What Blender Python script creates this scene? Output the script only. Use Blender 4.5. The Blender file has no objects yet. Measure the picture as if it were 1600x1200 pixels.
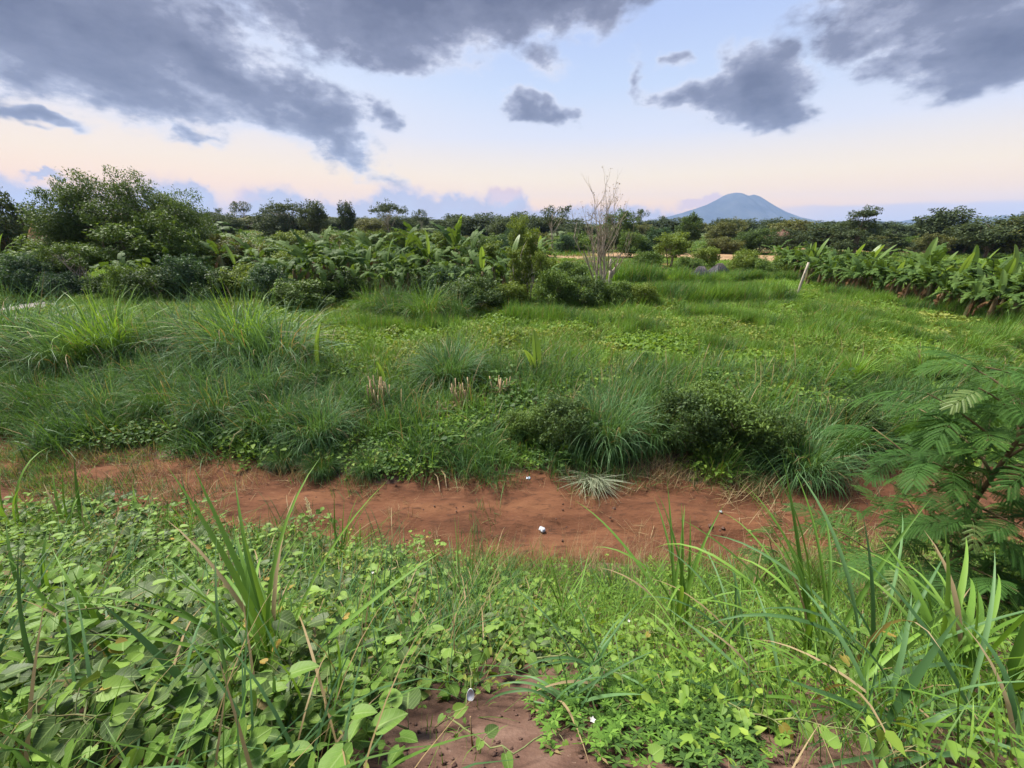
import bpy, math, random
import numpy as np
from mathutils import Vector, Matrix, Euler

scene = bpy.context.scene
COL = scene.collection
R = math.radians

# ------------------------------------------------------------------ camera
CAM_Z = 4.5                      # metres above the dirt track
F_PX = 620.0                     # focal length in pixels of a 1600 px wide frame
PITCH = math.atan(250.0 / F_PX)  # looking down a little: horizon above mid frame
cam_data = bpy.data.cameras.new('camera')
cam = bpy.data.objects.new('camera', cam_data)
COL.objects.link(cam)
cam_data.sensor_fit = 'HORIZONTAL'
cam_data.sensor_width = 36.0
cam_data.lens = 36.0 * F_PX / 1600.0
cam_data.clip_start = 0.05
cam_data.clip_end = 60000.0
cam.location = (0, 0, CAM_Z)
cam.rotation_euler = (math.pi / 2 - PITCH, 0, 0)
scene.camera = cam

def ray(u, v):
    """direction through pixel (u, v) of the 1600 x 1200 photograph"""
    xc, yc = (u - 800) / F_PX, (600 - v) / F_PX
    c, s = math.cos(PITCH), math.sin(PITCH)
    return Vector((xc, c + yc * s, -s + yc * c))

def at(u, v, z=0.0):
    d = ray(u, v)
    t = (z - CAM_Z) / d.z
    return Vector((d.x * t, d.y * t, z))

def at_y(u, v, y):
    d = ray(u, v)
    t = y / d.y
    return Vector((d.x * t, y, CAM_Z + d.z * t))

def azel(u, v):
    d = ray(u, v).normalized()
    return math.atan2(d.x, d.y), math.asin(d.z)

# ------------------------------------------------------------------ exposure
EXPO = 1.0
vs = scene.view_settings
vs.view_transform = 'Standard'
vs.look = 'None'
vs.gamma = 1.0
vs.use_curve_mapping = False
vs.exposure = EXPO
scene.render.engine = 'CYCLES'
cy = scene.cycles
cy.use_denoising = True
cy.max_bounces = 6
cy.diffuse_bounces = 2
cy.glossy_bounces = 2
cy.transmission_bounces = 4
cy.transparent_max_bounces = 8
cy.volume_bounces = 1
cy.sample_clamp_indirect = 4.0
cy.caustics_reflective = False
cy.caustics_refractive = False

# ------------------------------------------------------------------ small node language
def lin(c):
    c = c / 255.0
    return c / 12.92 if c <= 0.04045 else ((c + 0.055) / 1.055) ** 2.4

def srgb(r, g, b, k=1.0):
    return (lin(r) * k, lin(g) * k, lin(b) * k, 1.0)

class NG:
    """writes node trees as expressions"""
    def __init__(self, nt):
        self.nt = nt
    def node(self, typ, **kw):
        n = self.nt.nodes.new(typ)
        for k, v in kw.items():
            setattr(n, k, v)
        return n
    def put(self, sock, val):
        if isinstance(val, bpy.types.NodeSocket):
            self.nt.links.new(val, sock)
        elif val is not None:
            sock.default_value = val
    def m(self, op, a, b=None, c=None, clamp=False):
        n = self.node('ShaderNodeMath', operation=op, use_clamp=clamp)
        for i, x in enumerate((a, b, c)):
            if x is not None:
                self.put(n.inputs[i], x)
        return n.outputs[0]
    def vm(self, op, a, b=None, scale=None, out=0):
        n = self.node('ShaderNodeVectorMath', operation=op)
        self.put(n.inputs[0], a)
        if b is not None:
            self.put(n.inputs[1], b)
        if scale is not None:
            self.put(n.inputs['Scale'], scale)
        return n.outputs[out]
    def comb(self, x, y, z=0.0):
        n = self.node('ShaderNodeCombineXYZ')
        for i, q in enumerate((x, y, z)):
            self.put(n.inputs[i], q)
        return n.outputs[0]
    def sep(self, v):
        n = self.node('ShaderNodeSeparateXYZ')
        self.put(n.inputs[0], v)
        return n.outputs
    def noise(self, vec, scale, detail=4.0, rough=0.55, out='Fac', dist=0.0):
        n = self.node('ShaderNodeTexNoise')
        self.put(n.inputs['Vector'], vec)
        self.put(n.inputs['Scale'], scale)
        n.inputs['Detail'].default_value = detail
        n.inputs['Roughness'].default_value = rough
        n.inputs['Distortion'].default_value = dist
        return n.outputs[out]
    def smooth(self, x, lo, hi, a=0.0, b=1.0):
        n = self.node('ShaderNodeMapRange', interpolation_type='SMOOTHSTEP')
        for i, q in enumerate((x, lo, hi, a, b)):
            self.put(n.inputs[i], q)
        return n.outputs[0]
    def mix(self, f, a, b):
        n = self.node('ShaderNodeMix', data_type='RGBA')
        self.put(n.inputs[0], f)
        self.put(n.inputs[6], a)
        self.put(n.inputs[7], b)
        return n.outputs[2]
    def ramp(self, f, stops, interp='LINEAR'):
        n = self.node('ShaderNodeValToRGB')
        n.color_ramp.interpolation = interp
        el = n.color_ramp.elements
        while len(el) < len(stops):
            el.new(0.5)
        for e, (p, c) in zip(el, stops):
            e.position = p
            e.color = c
        self.put(n.inputs[0], f)
        return n.outputs[0]

# ------------------------------------------------------------------ world: evening sky
SUN_EL, SUN_AZ = R(55), R(-50)      # sun ahead and to the left, veiled: very soft
world = bpy.data.worlds.new('World')
scene.world = world
world.use_nodes = True
wt = world.node_tree
wt.nodes.clear()
g = NG(wt)
KS = 2.0 ** (-EXPO)

tc = g.node('ShaderNodeTexCoord')
D = tc.outputs['Generated']
sx, sy, sz = g.sep(D)
AZ = g.m('ARCTAN2', sx, sy)
EL = g.m('ARCSINE', sz)

# clear sky between the clouds, by elevation (radians)
eln = g.m('MULTIPLY', g.m('ADD', EL, 0.05), 1 / 0.85, clamp=True)
def ep(v):                      # ramp position of photo row v on the centre line
    return min(1, max(0, (azel(800, v)[1] + 0.05) / 0.85))
clear = g.ramp(eln, [
    (0.0, srgb(226, 200, 194, KS)),
    (ep(345), srgb(252, 196, 150, 1.2 * KS)),
    (ep(318), srgb(255, 208, 146, 1.28 * KS)),
    (ep(280), srgb(255, 230, 190, 1.12 * KS)),
    (ep(215), srgb(228, 230, 243, KS)),
    (ep(140), srgb(203, 219, 247, KS)),
    (ep(40), srgb(184, 203, 244, KS)),
    (0.75, srgb(160, 185, 238, KS)),
    (1.0, srgb(146, 174, 232, KS))])
# warmer and whiter towards the sunset side
azw = g.smooth(AZ, R(10), R(-55))
warm = g.ramp(eln, [
    (0.0, srgb(250, 208, 184, 1.1 * KS)),
    (ep(300), srgb(255, 204, 150, 1.28 * KS)),
    (ep(265), srgb(255, 226, 188, 1.12 * KS)),
    (ep(215), srgb(253, 238, 226, KS)),
    (ep(140), srgb(246, 245, 250, KS)),
    (ep(40), srgb(205, 218, 246, KS)),
    (1.0, srgb(150, 176, 233, KS))])
clear = g.mix(g.m('MULTIPLY', azw, 0.8), clear, warm)

def cnoise(scale, detail, seed=0.0, zs=1.7):
    v = g.vm('MULTIPLY', g.vm('ADD', D, (seed, seed * 1.7, -seed)), (1.0, 1.0, zs))
    return g.vm('SUBTRACT', g.noise(v, scale, detail, 0.6, out='Color'), (0.5, 0.5, 0.5))

P0 = g.comb(AZ, EL, 0.0)

def blob_field(blobs, P, k=0.25):
    """union of ellipses (u, v, half width px, half height px, tilt deg, weight) of sky directions"""
    acc = None
    for (u, v, ru, rv, tilt, w) in blobs:
        a0, e0 = azel(u, v)
        ra = abs(azel(u + ru * 0.5, v)[0] - azel(u - ru * 0.5, v)[0])
        re = abs(azel(u, v - rv * 0.5)[1] - azel(u, v + rv * 0.5)[1])
        mp = g.node('ShaderNodeMapping', vector_type='TEXTURE')
        g.put(mp.inputs[0], P)
        mp.inputs['Location'].default_value = (a0, e0, 0)
        mp.inputs['Rotation'].default_value = (0, 0, R(tilt))
        mp.inputs['Scale'].default_value = (ra, re, 1)
        ln = g.vm('LENGTH', mp.outputs[0], out=1)
        f = g.m('MULTIPLY_ADD', ln, -w, w)
        if acc is None:
            acc = f
        else:
            n = g.node('ShaderNodeMath', operation='SMOOTH_MAX')
            g.put(n.inputs[0], acc); g.put(n.inputs[1], f); n.inputs[2].default_value = k
            acc = n.outputs[0]
    return acc

# --- dark evening clouds
wA = cnoise(5.0, 4.0)
fb = g.noise(g.vm('MULTIPLY', D, (1, 1, 1.9)), 14.0, 6.0, 0.62)
Pw = g.vm('ADD', P0, g.vm('MULTIPLY', wA, (0.22, 0.12, 0.0)))
dark_blobs = [
    (60, 40, 500, 140, 0, 1.15), (340, 105, 300, 90, -22, 1.1), (480, 172, 165, 46, -38, 1.0), (200, 135, 230, 62, -8, 0.9),
    (-300, 10, 420, 170, 0, 1.0),
    (660, 5, 350, 112, 4, 1.2), (860, -30, 270, 100, 8, 1.1), (620, 88, 130, 32, -6, 0.6),
    (1510, -22, 290, 112, 0, 1.25), (1640, 50, 260, 100, -6, 1.1), (1480, 80, 190, 40, -4, 0.8),
    (1165, 142, 108, 74, 8, 1.3), (1085, 160, 72, 30, -12, 0.75), (1205, 188, 80, 40, 0, 0.9), (1062, 87, 20, 18, 0, 0.5),
    (826, 172, 46, 30, 0, 0.8), (878, 175, 28, 28, 0, 0.7), (860, 98, 50, 26, -10, 0.36), (1012, 112, 14, 40, 20, 0.26),
    (300, 206, 36, 16, -18, 0.5), (412, 190, 34, 30, -25, 0.5), (588, 186, 46, 28, -30, 0.65),
    (75, 186, 90, 14, -10, 0.9), (0, 234, 22, 7, 0, 0.7), (1560, 135, 44, 20, -10, 0.45)]
df = blob_field(dark_blobs, Pw)
# the same broken cover goes on overhead and behind
over = g.m('MULTIPLY', g.m('SUBTRACT', g.noise(D, 2.2, 2.0, 0.5), 0.48), 5.0)
outside = g.m('MAXIMUM', g.smooth(EL, R(24), R(38)), g.smooth(g.m('ABSOLUTE', AZ), R(64), R(90)))
outside = g.m('MULTIPLY', outside, g.smooth(EL, R(5), R(14)))
over = g.m('SUBTRACT', g.m('MULTIPLY', g.m('ADD', over, 2.0), outside), 2.0)
df = g.m('MAXIMUM', df, over)
df = g.m('ADD', df, g.m('MULTIPLY', g.m('SUBTRACT', fb, 0.5), 0.85))
alpha = g.smooth(df, -0.10, 0.30)
wr, wg, wb = g.sep(wA)
thick = g.m('ADD', g.m('MULTIPLY', df, 0.58), g.m('ADD', g.m('MULTIPLY', wb, 1.0), g.m('MULTIPLY', g.m('SUBTRACT', fb, 0.5), 0.35)))
cloud_col = g.ramp(thick, [
    (0.0, srgb(222, 225, 240, KS)),
    (0.13, srgb(168, 173, 195, KS)),
    (0.28, srgb(131, 136, 160, KS)),
    (0.65, srgb(101, 106, 132, KS))])
sky = g.mix(alpha, clear, cloud_col)

# --- far bank of cumulus low over the horizon
Pl = g.vm('ADD', P0, g.vm('MULTIPLY', cnoise(34.0, 4.0, 7.7, 1.0), (0.055, 0.05, 0.0)))
low_blobs = [
    (20, 345, 130, 75, 0, 1.0), (285, 340, 84, 64, 0, 1.0), (310, 315, 34, 34, 0, 1.0), (440, 345, 95, 56, 0, 1.0),
    (560, 352, 120, 42, 0, 1.0), (630, 340, 66, 52, 0, 1.0), (710, 345, 75, 46, 0, 1.0), (790, 322, 40, 32, 0, 1.0),
    (900, 360, 260, 40, 0, 1.0), (-300, 350, 300, 60, 0, 1.0), (60, 272, 44, 10, 3, 0.6), (1102, 316, 50, 12, 7, 0.7)]
lf = blob_field(low_blobs, Pl, 0.1)
la = g.smooth(lf, -0.12, 0.26)
low_col = g.ramp(lf, [
    (0.0, srgb(240, 206, 198, KS)),
    (0.10, srgb(226, 203, 206, KS)),
    (0.26, srgb(180, 177, 201, KS)),
    (0.7, srgb(184, 190, 215, KS))])
pinkblob = blob_field([(788, 303, 44, 22, 8, 1.0), (1102, 316, 60, 16, 6, 1.2), (375, 302, 40, 24, 0, 0.8)], Pl)
low_col = g.mix(g.m('MULTIPLY', g.smooth(pinkblob, 0.0, 0.6), 0.8), low_col, srgb(248, 200, 188, KS))
sky = g.mix(g.m('MULTIPLY', la, 0.9), sky, low_col)
# flat lilac layer on the side of the volcano
lay_top = azel(1300, 320)[1]
layn = g.m('ADD', EL, g.m('MULTIPLY', g.m('SUBTRACT', fb, 0.5), 0.012))
lay = g.m('MULTIPLY', g.smooth(layn, lay_top + 0.004, lay_top - 0.006), g.smooth(AZ, R(24), R(38)))
lay_col = g.ramp(g.m('MULTIPLY', EL, 1 / max(lay_top, 0.01), clamp=True), [(0.0, srgb(192, 198, 222, KS)), (1.0, srgb(222, 202, 204, KS))])
sky = g.mix(g.m('MULTIPLY', lay, 0.85), sky, lay_col)

bgA = g.node('ShaderNodeBackground')
g.put(bgA.inputs['Color'], sky)
bgA.inputs['Strength'].default_value = 1.0
nish = g.node('ShaderNodeTexSky', sky_type='NISHITA')
nish.sun_disc = False
nish.sun_elevation = SUN_EL
nish.sun_rotation = SUN_AZ
bgN = g.node('ShaderNodeBackground')
g.put(bgN.inputs['Color'], nish.outputs[0])
bgN.inputs['Strength'].default_value = 0.003
addn = g.node('ShaderNodeAddShader')
wt.links.new(bgA.outputs[0], addn.inputs[0])
wt.links.new(bgN.outputs[0], addn.inputs[1])
wo = g.node('ShaderNodeOutputWorld')
wt.links.new(addn.outputs[0], wo.inputs['Surface'])
world.cycles.sampling_method = 'MANUAL'
world.cycles.sample_map_resolution = 512

# ------------------------------------------------------------------ sun behind thin cloud
sun_data = bpy.data.lights.new('sun', 'SUN')
sun_data.energy = 5.0
sun_data.angle = R(26)
sun_data.color = (1.0, 0.94, 0.84)
sun = bpy.data.objects.new('sun', sun_data)
COL.objects.link(sun)
sd = Vector((math.sin(SUN_AZ) * math.cos(SUN_EL), math.cos(SUN_AZ) * math.cos(SUN_EL), math.sin(SUN_EL)))
sun.rotation_euler = sd.to_track_quat('Z', 'Y').to_euler()
# ------------------------------------------------------------------ terrain
def sstep(x, a, b):
    t = np.clip((np.asarray(x, float) - a) / (b - a), 0, 1)
    return t * t * (3 - 2 * t)

def wav(x, y, k, s):
    return (np.sin(x * k + s) * np.cos(y * k * 1.13 + s * 2.1) + 0.5 * np.sin(x * k * 2.3 - y * k * 1.7 + s * 3.3)) / 1.5

def y_near(x):                   # track edge on the bank side
    x = np.asarray(x, float)
    return 4.15 + np.where(x < 0, 0.018, 0.006) * x * x + 0.12 * np.sin(x * 1.3) + 0.06 * np.sin(x * 3.7)

def y_far(x):                    # track edge on the field side
    x = np.asarray(x, float)
    return 6.45 + np.where(x < 0, 0.012, 0.004) * x * x + 0.16 * np.sin(x * 0.9 + 1) + 0.08 * np.sin(x * 2.9)

def terrain(x, y):
    x = np.asarray(x, float); y = np.asarray(y, float)
    yn, yf = np.clip(y_near(x), 0, 9), y_far(x)
    s = np.clip((y - 0.55) / (yn - 0.55), 0, 1)
    bank = 2.9 * (1 - s) ** 1.25
    bank = bank + 0.05 * wav(x, y, 2.1, 1.0) * sstep(s, 0.05, 0.2) * (1 - sstep(s, 0.85, 1.0))
    field = (0.10 + 0.07 * wav(x, y, 0.55, 2.0) + 0.10 * wav(x, y, 0.17, 4.0)) * sstep(y - yf, 0.0, 1.2)
    rise = 4.6 * sstep(y, 55, 170) * sstep(-x, 5, 60) * (1 - sstep(y, 400, 900))
    far = 0.5 * wav(x, y, 0.03, 5.0) * sstep(y, 60, 150) * (1 - sstep(y, 300, 800))
    return bank + field + rise + far

def on_ground(u, v, dz=0.0):
    """where the line of sight through photo pixel (u, v) meets the terrain (+dz)"""
    d = ray(u, v)
    t, dt = 0.3, 0.02
    while t < 3000:
        p = (d.x * t, d.y * t, CAM_Z + d.z * t)
        if p[2] <= float(terrain(p[0], p[1])) + dz:
            return Vector((p[0], p[1], float(terrain(p[0], p[1]))))
        t += dt
        dt = max(0.02, t * 0.004)
    return Vector((d.x * 300, d.y * 300, 0))

def gz(x, y):
    return float(terrain(x, y))

# ------------------------------------------------------------------ mesh helpers
def mesh_np(name, V, F, mat=None, uv=None, smooth=False):
    """V (n,3); F list of face index arrays (each m x k)"""
    V = np.asarray(V, np.float32).reshape(-1, 3)
    if not isinstance(F, list):
        F = [F]
    F = [np.asarray(f, np.int32) for f in F if len(f)]
    me = bpy.data.meshes.new(name)
    loops = np.concatenate([f.ravel() for f in F])
    tot = np.concatenate([np.full(len(f), f.shape[1], np.int32) for f in F])
    start = np.concatenate([[0], np.cumsum(tot)[:-1]]).astype(np.int32)
    me.vertices.add(len(V)); me.vertices.foreach_set('co', V.ravel())
    me.loops.add(len(loops)); me.loops.foreach_set('vertex_index', loops)
    me.polygons.add(len(tot)); me.polygons.foreach_set('loop_start', start); me.polygons.foreach_set('loop_total', tot)
    if smooth:
        me.polygons.foreach_set('use_smooth', np.ones(len(tot), bool))
    if uv is not None:
        l = me.uv_layers.new(name='UVMap')
        l.data.foreach_set('uv', np.asarray(uv, np.float32)[loops].ravel())
    me.update(calc_edges=True)
    me.validate()
    if mat:
        me.materials.append(mat)
    return me

class MB:
    """collects pieces into one mesh"""
    def __init__(self):
        self.V, self.F, self.UV, self.n = [], {}, [], 0
    def add(self, V, F, uv=None):
        V = np.asarray(V, float).reshape(-1, 3)
        for f in (F if isinstance(F, list) else [F]):
            f = np.asarray(f, int)
            if len(f):
                self.F.setdefault(f.shape[1], []).append(f + self.n)
        self.V.append(V)
        self.UV.append(np.zeros((len(V), 2)) if uv is None else np.asarray(uv, float))
        self.n += len(V)
        return self
    def tube(self, pts, rad, sides=6, cap=True):
        pts = np.asarray(pts, float)
        rad = np.broadcast_to(np.asarray(rad, float), (len(pts),))
        t = np.gradient(pts, axis=0)
        t /= np.linalg.norm(t, axis=1, keepdims=True) + 1e-9
        ref = np.array([0.0, 0.0, 1.0]) if abs(t[0][2]) < 0.9 else np.array([1.0, 0.0, 0.0])
        s = np.cross(t, ref); s /= np.linalg.norm(s, axis=1, keepdims=True) + 1e-9
        w = np.cross(t, s)
        a = np.arange(sides) * 2 * np.pi / sides
        V = pts[:, None, :] + rad[:, None, None] * (np.cos(a)[None, :, None] * s[:, None, :] + np.sin(a)[None, :, None] * w[:, None, :])
        n = len(pts)
        i = np.arange(n - 1)[:, None] * sides
        j = np.arange(sides)[None, :]
        k = (j + 1) % sides
        Q = np.stack([i + j, i + k, i + sides + k, i + sides + j], -1).reshape(-1, 4)
        self.add(V.reshape(-1, 3), [Q])
        if cap:
            self.F.setdefault(sides, []).append((np.arange(sides)[None, :] + (self.n - sides)))
            self.F.setdefault(sides, []).append((np.arange(sides)[None, ::-1] + (self.n - n * sides)))
        return self
    def box(self, c, size, rz=0.0, taper=1.0):
        x, y, z = [q / 2 for q in size]
        v = np.array([(-x, -y, -z), (x, -y, -z), (x, y, -z), (-x, y, -z), (-x * taper, -y * taper, z), (x * taper, -y * taper, z), (x * taper, y * taper, z), (-x * taper, y * taper, z)])
        cs, sn = math.cos(rz), math.sin(rz)
        v = np.stack([v[:, 0] * cs - v[:, 1] * sn, v[:, 0] * sn + v[:, 1] * cs, v[:, 2]], 1) + np.asarray(c)
        return self.add(v, [np.array([(0, 3, 2, 1), (4, 5, 6, 7), (0, 1, 5, 4), (1, 2, 6, 5), (2, 3, 7, 6), (3, 0, 4, 7)])])
    def mesh(self, name, mat, smooth=False, use_uv=False):
        return mesh_np(name, np.concatenate(self.V), [np.concatenate(f) for f in self.F.values()], mat, np.concatenate(self.UV) if use_uv else None, smooth)

def obj(name, me, parent=None, loc=(0, 0, 0), rot=(0, 0, 0), scale=1.0):
    o = bpy.data.objects.new(name, me)
    COL.objects.link(o)
    if parent is not None:
        o.parent = parent
    o.location = loc
    o.rotation_euler = rot
    o.scale = (scale, scale, scale) if isinstance(scale, (int, float)) else scale
    return o

def tag(o, label=None, cat=None, group=None, kind=None):
    if label: o['label'] = label
    if cat: o['category'] = cat
    if group: o['group'] = group
    if kind: o['kind'] = kind
    return o

def thing(name, label, cat, loc, rz=0.0, scale=1.0, group=None):
    o = obj(name, None, None, loc, (0, 0, rz), scale)
    o.empty_display_size = 0.2
    return tag(o, label, cat, group)

# ------------------------------------------------------------------ materials
def new_mat(name):
    m = bpy.data.materials.new(name)
    m.use_nodes = True
    m.node_tree.nodes.clear()
    return m, NG(m.node_tree)

def leaf_mat(name, cols, trans=0.3, rough=0.5, spec=0.3, tcol=1.6, patch=0.0, patch_col=None, veins=False, objvar=0.25, straw=0.0):
    """cols: darker .. lighter base colours; each leaf takes its own shade"""
    m, q = new_mat(name)
    geo = q.node('ShaderNodeNewGeometry')
    oi = q.node('ShaderNodeObjectInfo')
    f = geo.outputs['Random Per Island']
    f = q.m('ADD', q.m('MULTIPLY', f, 1 - objvar), q.m('MULTIPLY', oi.outputs['Random'], objvar))
    stops = [(i / max(1, len(cols) - 1), (c[0], c[1], c[2], 1)) for i, c in enumerate(cols)]
    col = q.ramp(f, stops)
    if straw > 0:       # some blades have dried out
        col = q.mix(q.m('GREATER_THAN', q.m('FRACT', q.m('MULTIPLY', geo.outputs['Random Per Island'], 37.7)), 1.0 - straw), col, (0.27, 0.20, 0.10, 1))
    if veins:
        uv = q.node('ShaderNodeUVMap').outputs[0]
        ux, uy, _ = q.sep(uv)
        ax = q.m('ABSOLUTE', ux)
        mid = q.smooth(ax, 0.05, 0.015)
        w = q.m('FRACT', q.m('MULTIPLY', q.m('SUBTRACT', uy, q.m('MULTIPLY', ax, 0.75)), 5.5))
        side = q.m('MULTIPLY', q.smooth(q.m('ABSOLUTE', q.m('SUBTRACT', w, 0.5)), 0.10, 0.02), 0.55)
        vv = q.m('MAXIMUM', mid, side)
        col = q.mix(q.m('MULTIPLY', vv, 0.45), col, (0.26, 0.36, 0.12, 1))
        tcx = q.node('ShaderNodeTexCoord')
        blot = q.noise(tcx.outputs['Object'], 60.0, 3.0)
        col = q.mix(q.m('MULTIPLY', q.smooth(blot, 0.45, 0.75), 0.35), col, (0.13, 0.20, 0.05, 1))
    if patch > 0:
        pn = q.noise(geo.outputs['Position'], 3.0, 3.0)
        col = q.mix(q.m('MULTIPLY', q.smooth(pn, 0.55, 0.75), patch), col, (*patch_col, 1))
    p = q.node('ShaderNodeBsdfPrincipled')
    q.put(p.inputs['Base Color'], col)
    p.inputs['Roughness'].default_value = rough
    p.inputs['Specular IOR Level'].default_value = spec
    if veins:
        b = q.node('ShaderNodeBump')
        b.inputs['Strength'].default_value = 0.35
        b.inputs['Distance'].default_value = 0.004
        q.put(b.inputs['Height'], q.m('MULTIPLY', vv, -1.0))
        q.nt.links.new(b.outputs[0], p.inputs['Normal'])
    t = q.node('ShaderNodeBsdfTranslucent')
    tc_ = q.vm('MULTIPLY', col, (tcol * 1.1, tcol, tcol * 0.45))
    q.put(t.inputs['Color'], tc_)
    mx = q.node('ShaderNodeMixShader')
    mx.inputs[0].default_value = trans
    q.nt.links.new(p.outputs[0], mx.inputs[1]); q.nt.links.new(t.outputs[0], mx.inputs[2])
    out = q.node('ShaderNodeOutputMaterial')
    q.nt.links.new(mx.outputs[0], out.inputs['Surface'])
    return m

def solid_mat(name, cols, scale=8.0, rough=0.8, spec=0.2, bump=0.0, stretch=(1, 1, 1), detail=5.0, metal=0.0, coord='Object'):
    m, q = new_mat(name)
    tcx = q.node('ShaderNodeTexCoord')
    oi = q.node('ShaderNodeObjectInfo')
    vec = q.vm('ADD', q.vm('MULTIPLY', tcx.outputs[coord], stretch), q.vm('SCALE', (7.0, 3.0, 5.0), scale=oi.outputs['Random']))
    n = q.noise(vec, scale, detail, 0.6)
    f = q.smooth(n, 0.3, 0.7)
    col = q.ramp(f, [(i / max(1, len(cols) - 1), (c[0], c[1], c[2], 1)) for i, c in enumerate(cols)])
    p = q.node('ShaderNodeBsdfPrincipled')
    q.put(p.inputs['Base Color'], col)
    p.inputs['Roughness'].default_value = rough
    p.inputs['Specular IOR Level'].default_value = spec
    p.inputs['Metallic'].default_value = metal
    if bump:
        b = q.node('ShaderNodeBump')
        b.inputs['Strength'].default_value = 0.8
        b.inputs['Distance'].default_value = bump
        q.put(b.inputs['Height'], n)
        q.nt.links.new(b.outputs[0], p.inputs['Normal'])
    out = q.node('ShaderNodeOutputMaterial')
    q.nt.links.new(p.outputs[0], out.inputs['Surface'])
    return m

def ground_mat():
    m, q = new_mat('field_soil')
    pos = q.node('ShaderNodeNewGeometry').outputs['Position']
    px, py, pz = q.sep(pos)
    n1 = q.noise(pos, 0.35, 5.0)
    n2 = q.noise(pos, 3.5, 6.0, 0.65)
    n3 = q.noise(pos, 38.0, 4.0, 0.7)
    nb = q.noise(q.vm('MULTIPLY', pos, (0.5, 1.4, 1)), 0.09, 3.0)
    red = q.ramp(n2, [(0.3, (0.062, 0.036, 0.027, 1)), (0.5, (0.112, 0.064, 0.047, 1)), (0.72, (0.180, 0.112, 0.084, 1))])
    red = q.mix(q.m('MULTIPLY', q.smooth(n3, 0.62, 0.74), 0.5), red, (0.34, 0.25, 0.19, 1))
    green = q.ramp(n2, [(0.3, (0.035, 0.052, 0.018, 1)), (0.55, (0.065, 0.095, 0.030, 1)), (0.8, (0.13, 0.135, 0.055, 1))])
    straw = q.ramp(n2, [(0.3, (0.20, 0.105, 0.055, 1)), (0.7, (0.36, 0.24, 0.12, 1))])
    far = q.mix(q.smooth(nb, 0.50, 0.58), green, straw)
    fgrass = q.ramp(n1, [(0.35, (0.055, 0.085, 0.028, 1)), (0.6, (0.10, 0.13, 0.045, 1))])
    far = q.mix(q.smooth(py, 75.0, 110.0), far, fgrass)
    f1 = q.mix(q.smooth(py, 38.0, 46.0), green, far)
    soil = q.mix(q.smooth(q.m('ADD', py, q.m('MULTIPLY', n1, 2.5)), 9.5, 8.2), f1, red)
    p = q.node('ShaderNodeBsdfPrincipled')
    q.put(p.inputs['Base Color'], soil)
    p.inputs['Roughness'].default_value = 0.95
    p.inputs['Specular IOR Level'].default_value = 0.1
    b = q.node('ShaderNodeBump')
    b.inputs['Strength'].default_value = 0.9
    b.inputs['Distance'].default_value = 0.03
    q.put(b.inputs['Height'], q.m('ADD', n2, q.m('MULTIPLY', n3, 0.35)))
    q.nt.links.new(b.outputs[0], p.inputs['Normal'])
    out = q.node('ShaderNodeOutputMaterial')
    q.nt.links.new(p.outputs[0], out.inputs['Surface'])
    return m

def track_mat():
    m, q = new_mat('red_earth')
    pos = q.node('ShaderNodeNewGeometry').outputs['Position']
    n1 = q.noise(q.vm('MULTIPLY', pos, (0.35, 1.3, 1)), 1.3, 6.0, 0.6)
    n2 = q.noise(q.vm('MULTIPLY', pos, (0.6, 1.6, 1)), 6.0, 7.0, 0.7)
    n3 = q.noise(pos, 55.0, 4.0, 0.7)
    col = q.ramp(n1, [(0.30, (0.084, 0.037, 0.020, 1)), (0.5, (0.124, 0.053, 0.028, 1)), (0.66, (0.163, 0.074, 0.037, 1))])
    col = q.mix(q.m('MULTIPLY', q.smooth(n2, 0.50, 0.66), 0.75), col, (0.054, 0.027, 0.016, 1))
    col = q.mix(q.m('MULTIPLY', q.smooth(n2, 0.46, 0.30), 0.45), col, (0.193, 0.099, 0.054, 1))
    col = q.mix(q.m('MULTIPLY', q.smooth(n3, 0.66, 0.74), 0.55), col, (0.258, 0.171, 0.108, 1))
    p = q.node('ShaderNodeBsdfPrincipled')
    q.put(p.inputs['Base Color'], col)
    p.inputs['Roughness'].default_value = 0.92
    p.inputs['Specular IOR Level'].default_value = 0.12
    b = q.node('ShaderNodeBump')
    b.inputs['Strength'].default_value = 1.0
    b.inputs['Distance'].default_value = 0.05
    q.put(b.inputs['Height'], q.m('ADD', q.m('ADD', n1, q.m('MULTIPLY', n2, 0.7)), q.m('MULTIPLY', n3, 0.12)))
    q.nt.links.new(b.outputs[0], p.inputs['Normal'])
    out = q.node('ShaderNodeOutputMaterial')
    q.nt.links.new(p.outputs[0], out.inputs['Surface'])
    return m

# ------------------------------------------------------------------ ground, track, mountain, hills
def spread_axis(inner_lo, inner_hi, step, lo, hi, grow=1.22):
    a = list(np.arange(inner_lo, inner_hi + 1e-6, step))
    s, p = step, inner_hi
    while p < hi:
        s *= grow; p += s; a.append(min(p, hi))
    s, p = step, inner_lo
    while p > lo:
        s *= grow; p -= s; a.insert(0, max(p, lo))
    return np.array(sorted(set(a)))

def grid_faces(nx, ny):
    i, j = np.meshgrid(np.arange(nx - 1), np.arange(ny - 1))
    a = (j * nx + i).ravel()
    return np.stack([a, a + 1, a + nx + 1, a + nx], 1)

FAR = 9000.0
xs = spread_axis(-14, 14, 0.2, -FAR, FAR, 1.12)
ys = spread_axis(-0.5, 12, 0.16, -300, FAR, 1.10)
X, Y = np.meshgrid(xs, ys)
Z = terrain(X, Y)
# the ground dips a little under the track's own sheet
yn, yf = y_near(X), y_far(X)
Z = Z - 0.13 * ((Y > yn + 0.15) & (Y < yf - 0.15) & (np.abs(X) < 20))
ground = obj('ground', mesh_np('ground', np.stack([X, Y, Z], -1), grid_faces(len(xs), len(ys)), ground_mat(), smooth=True))
tag(ground, 'field soil and grassy earth reaching to the horizon', kind='structure')

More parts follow.
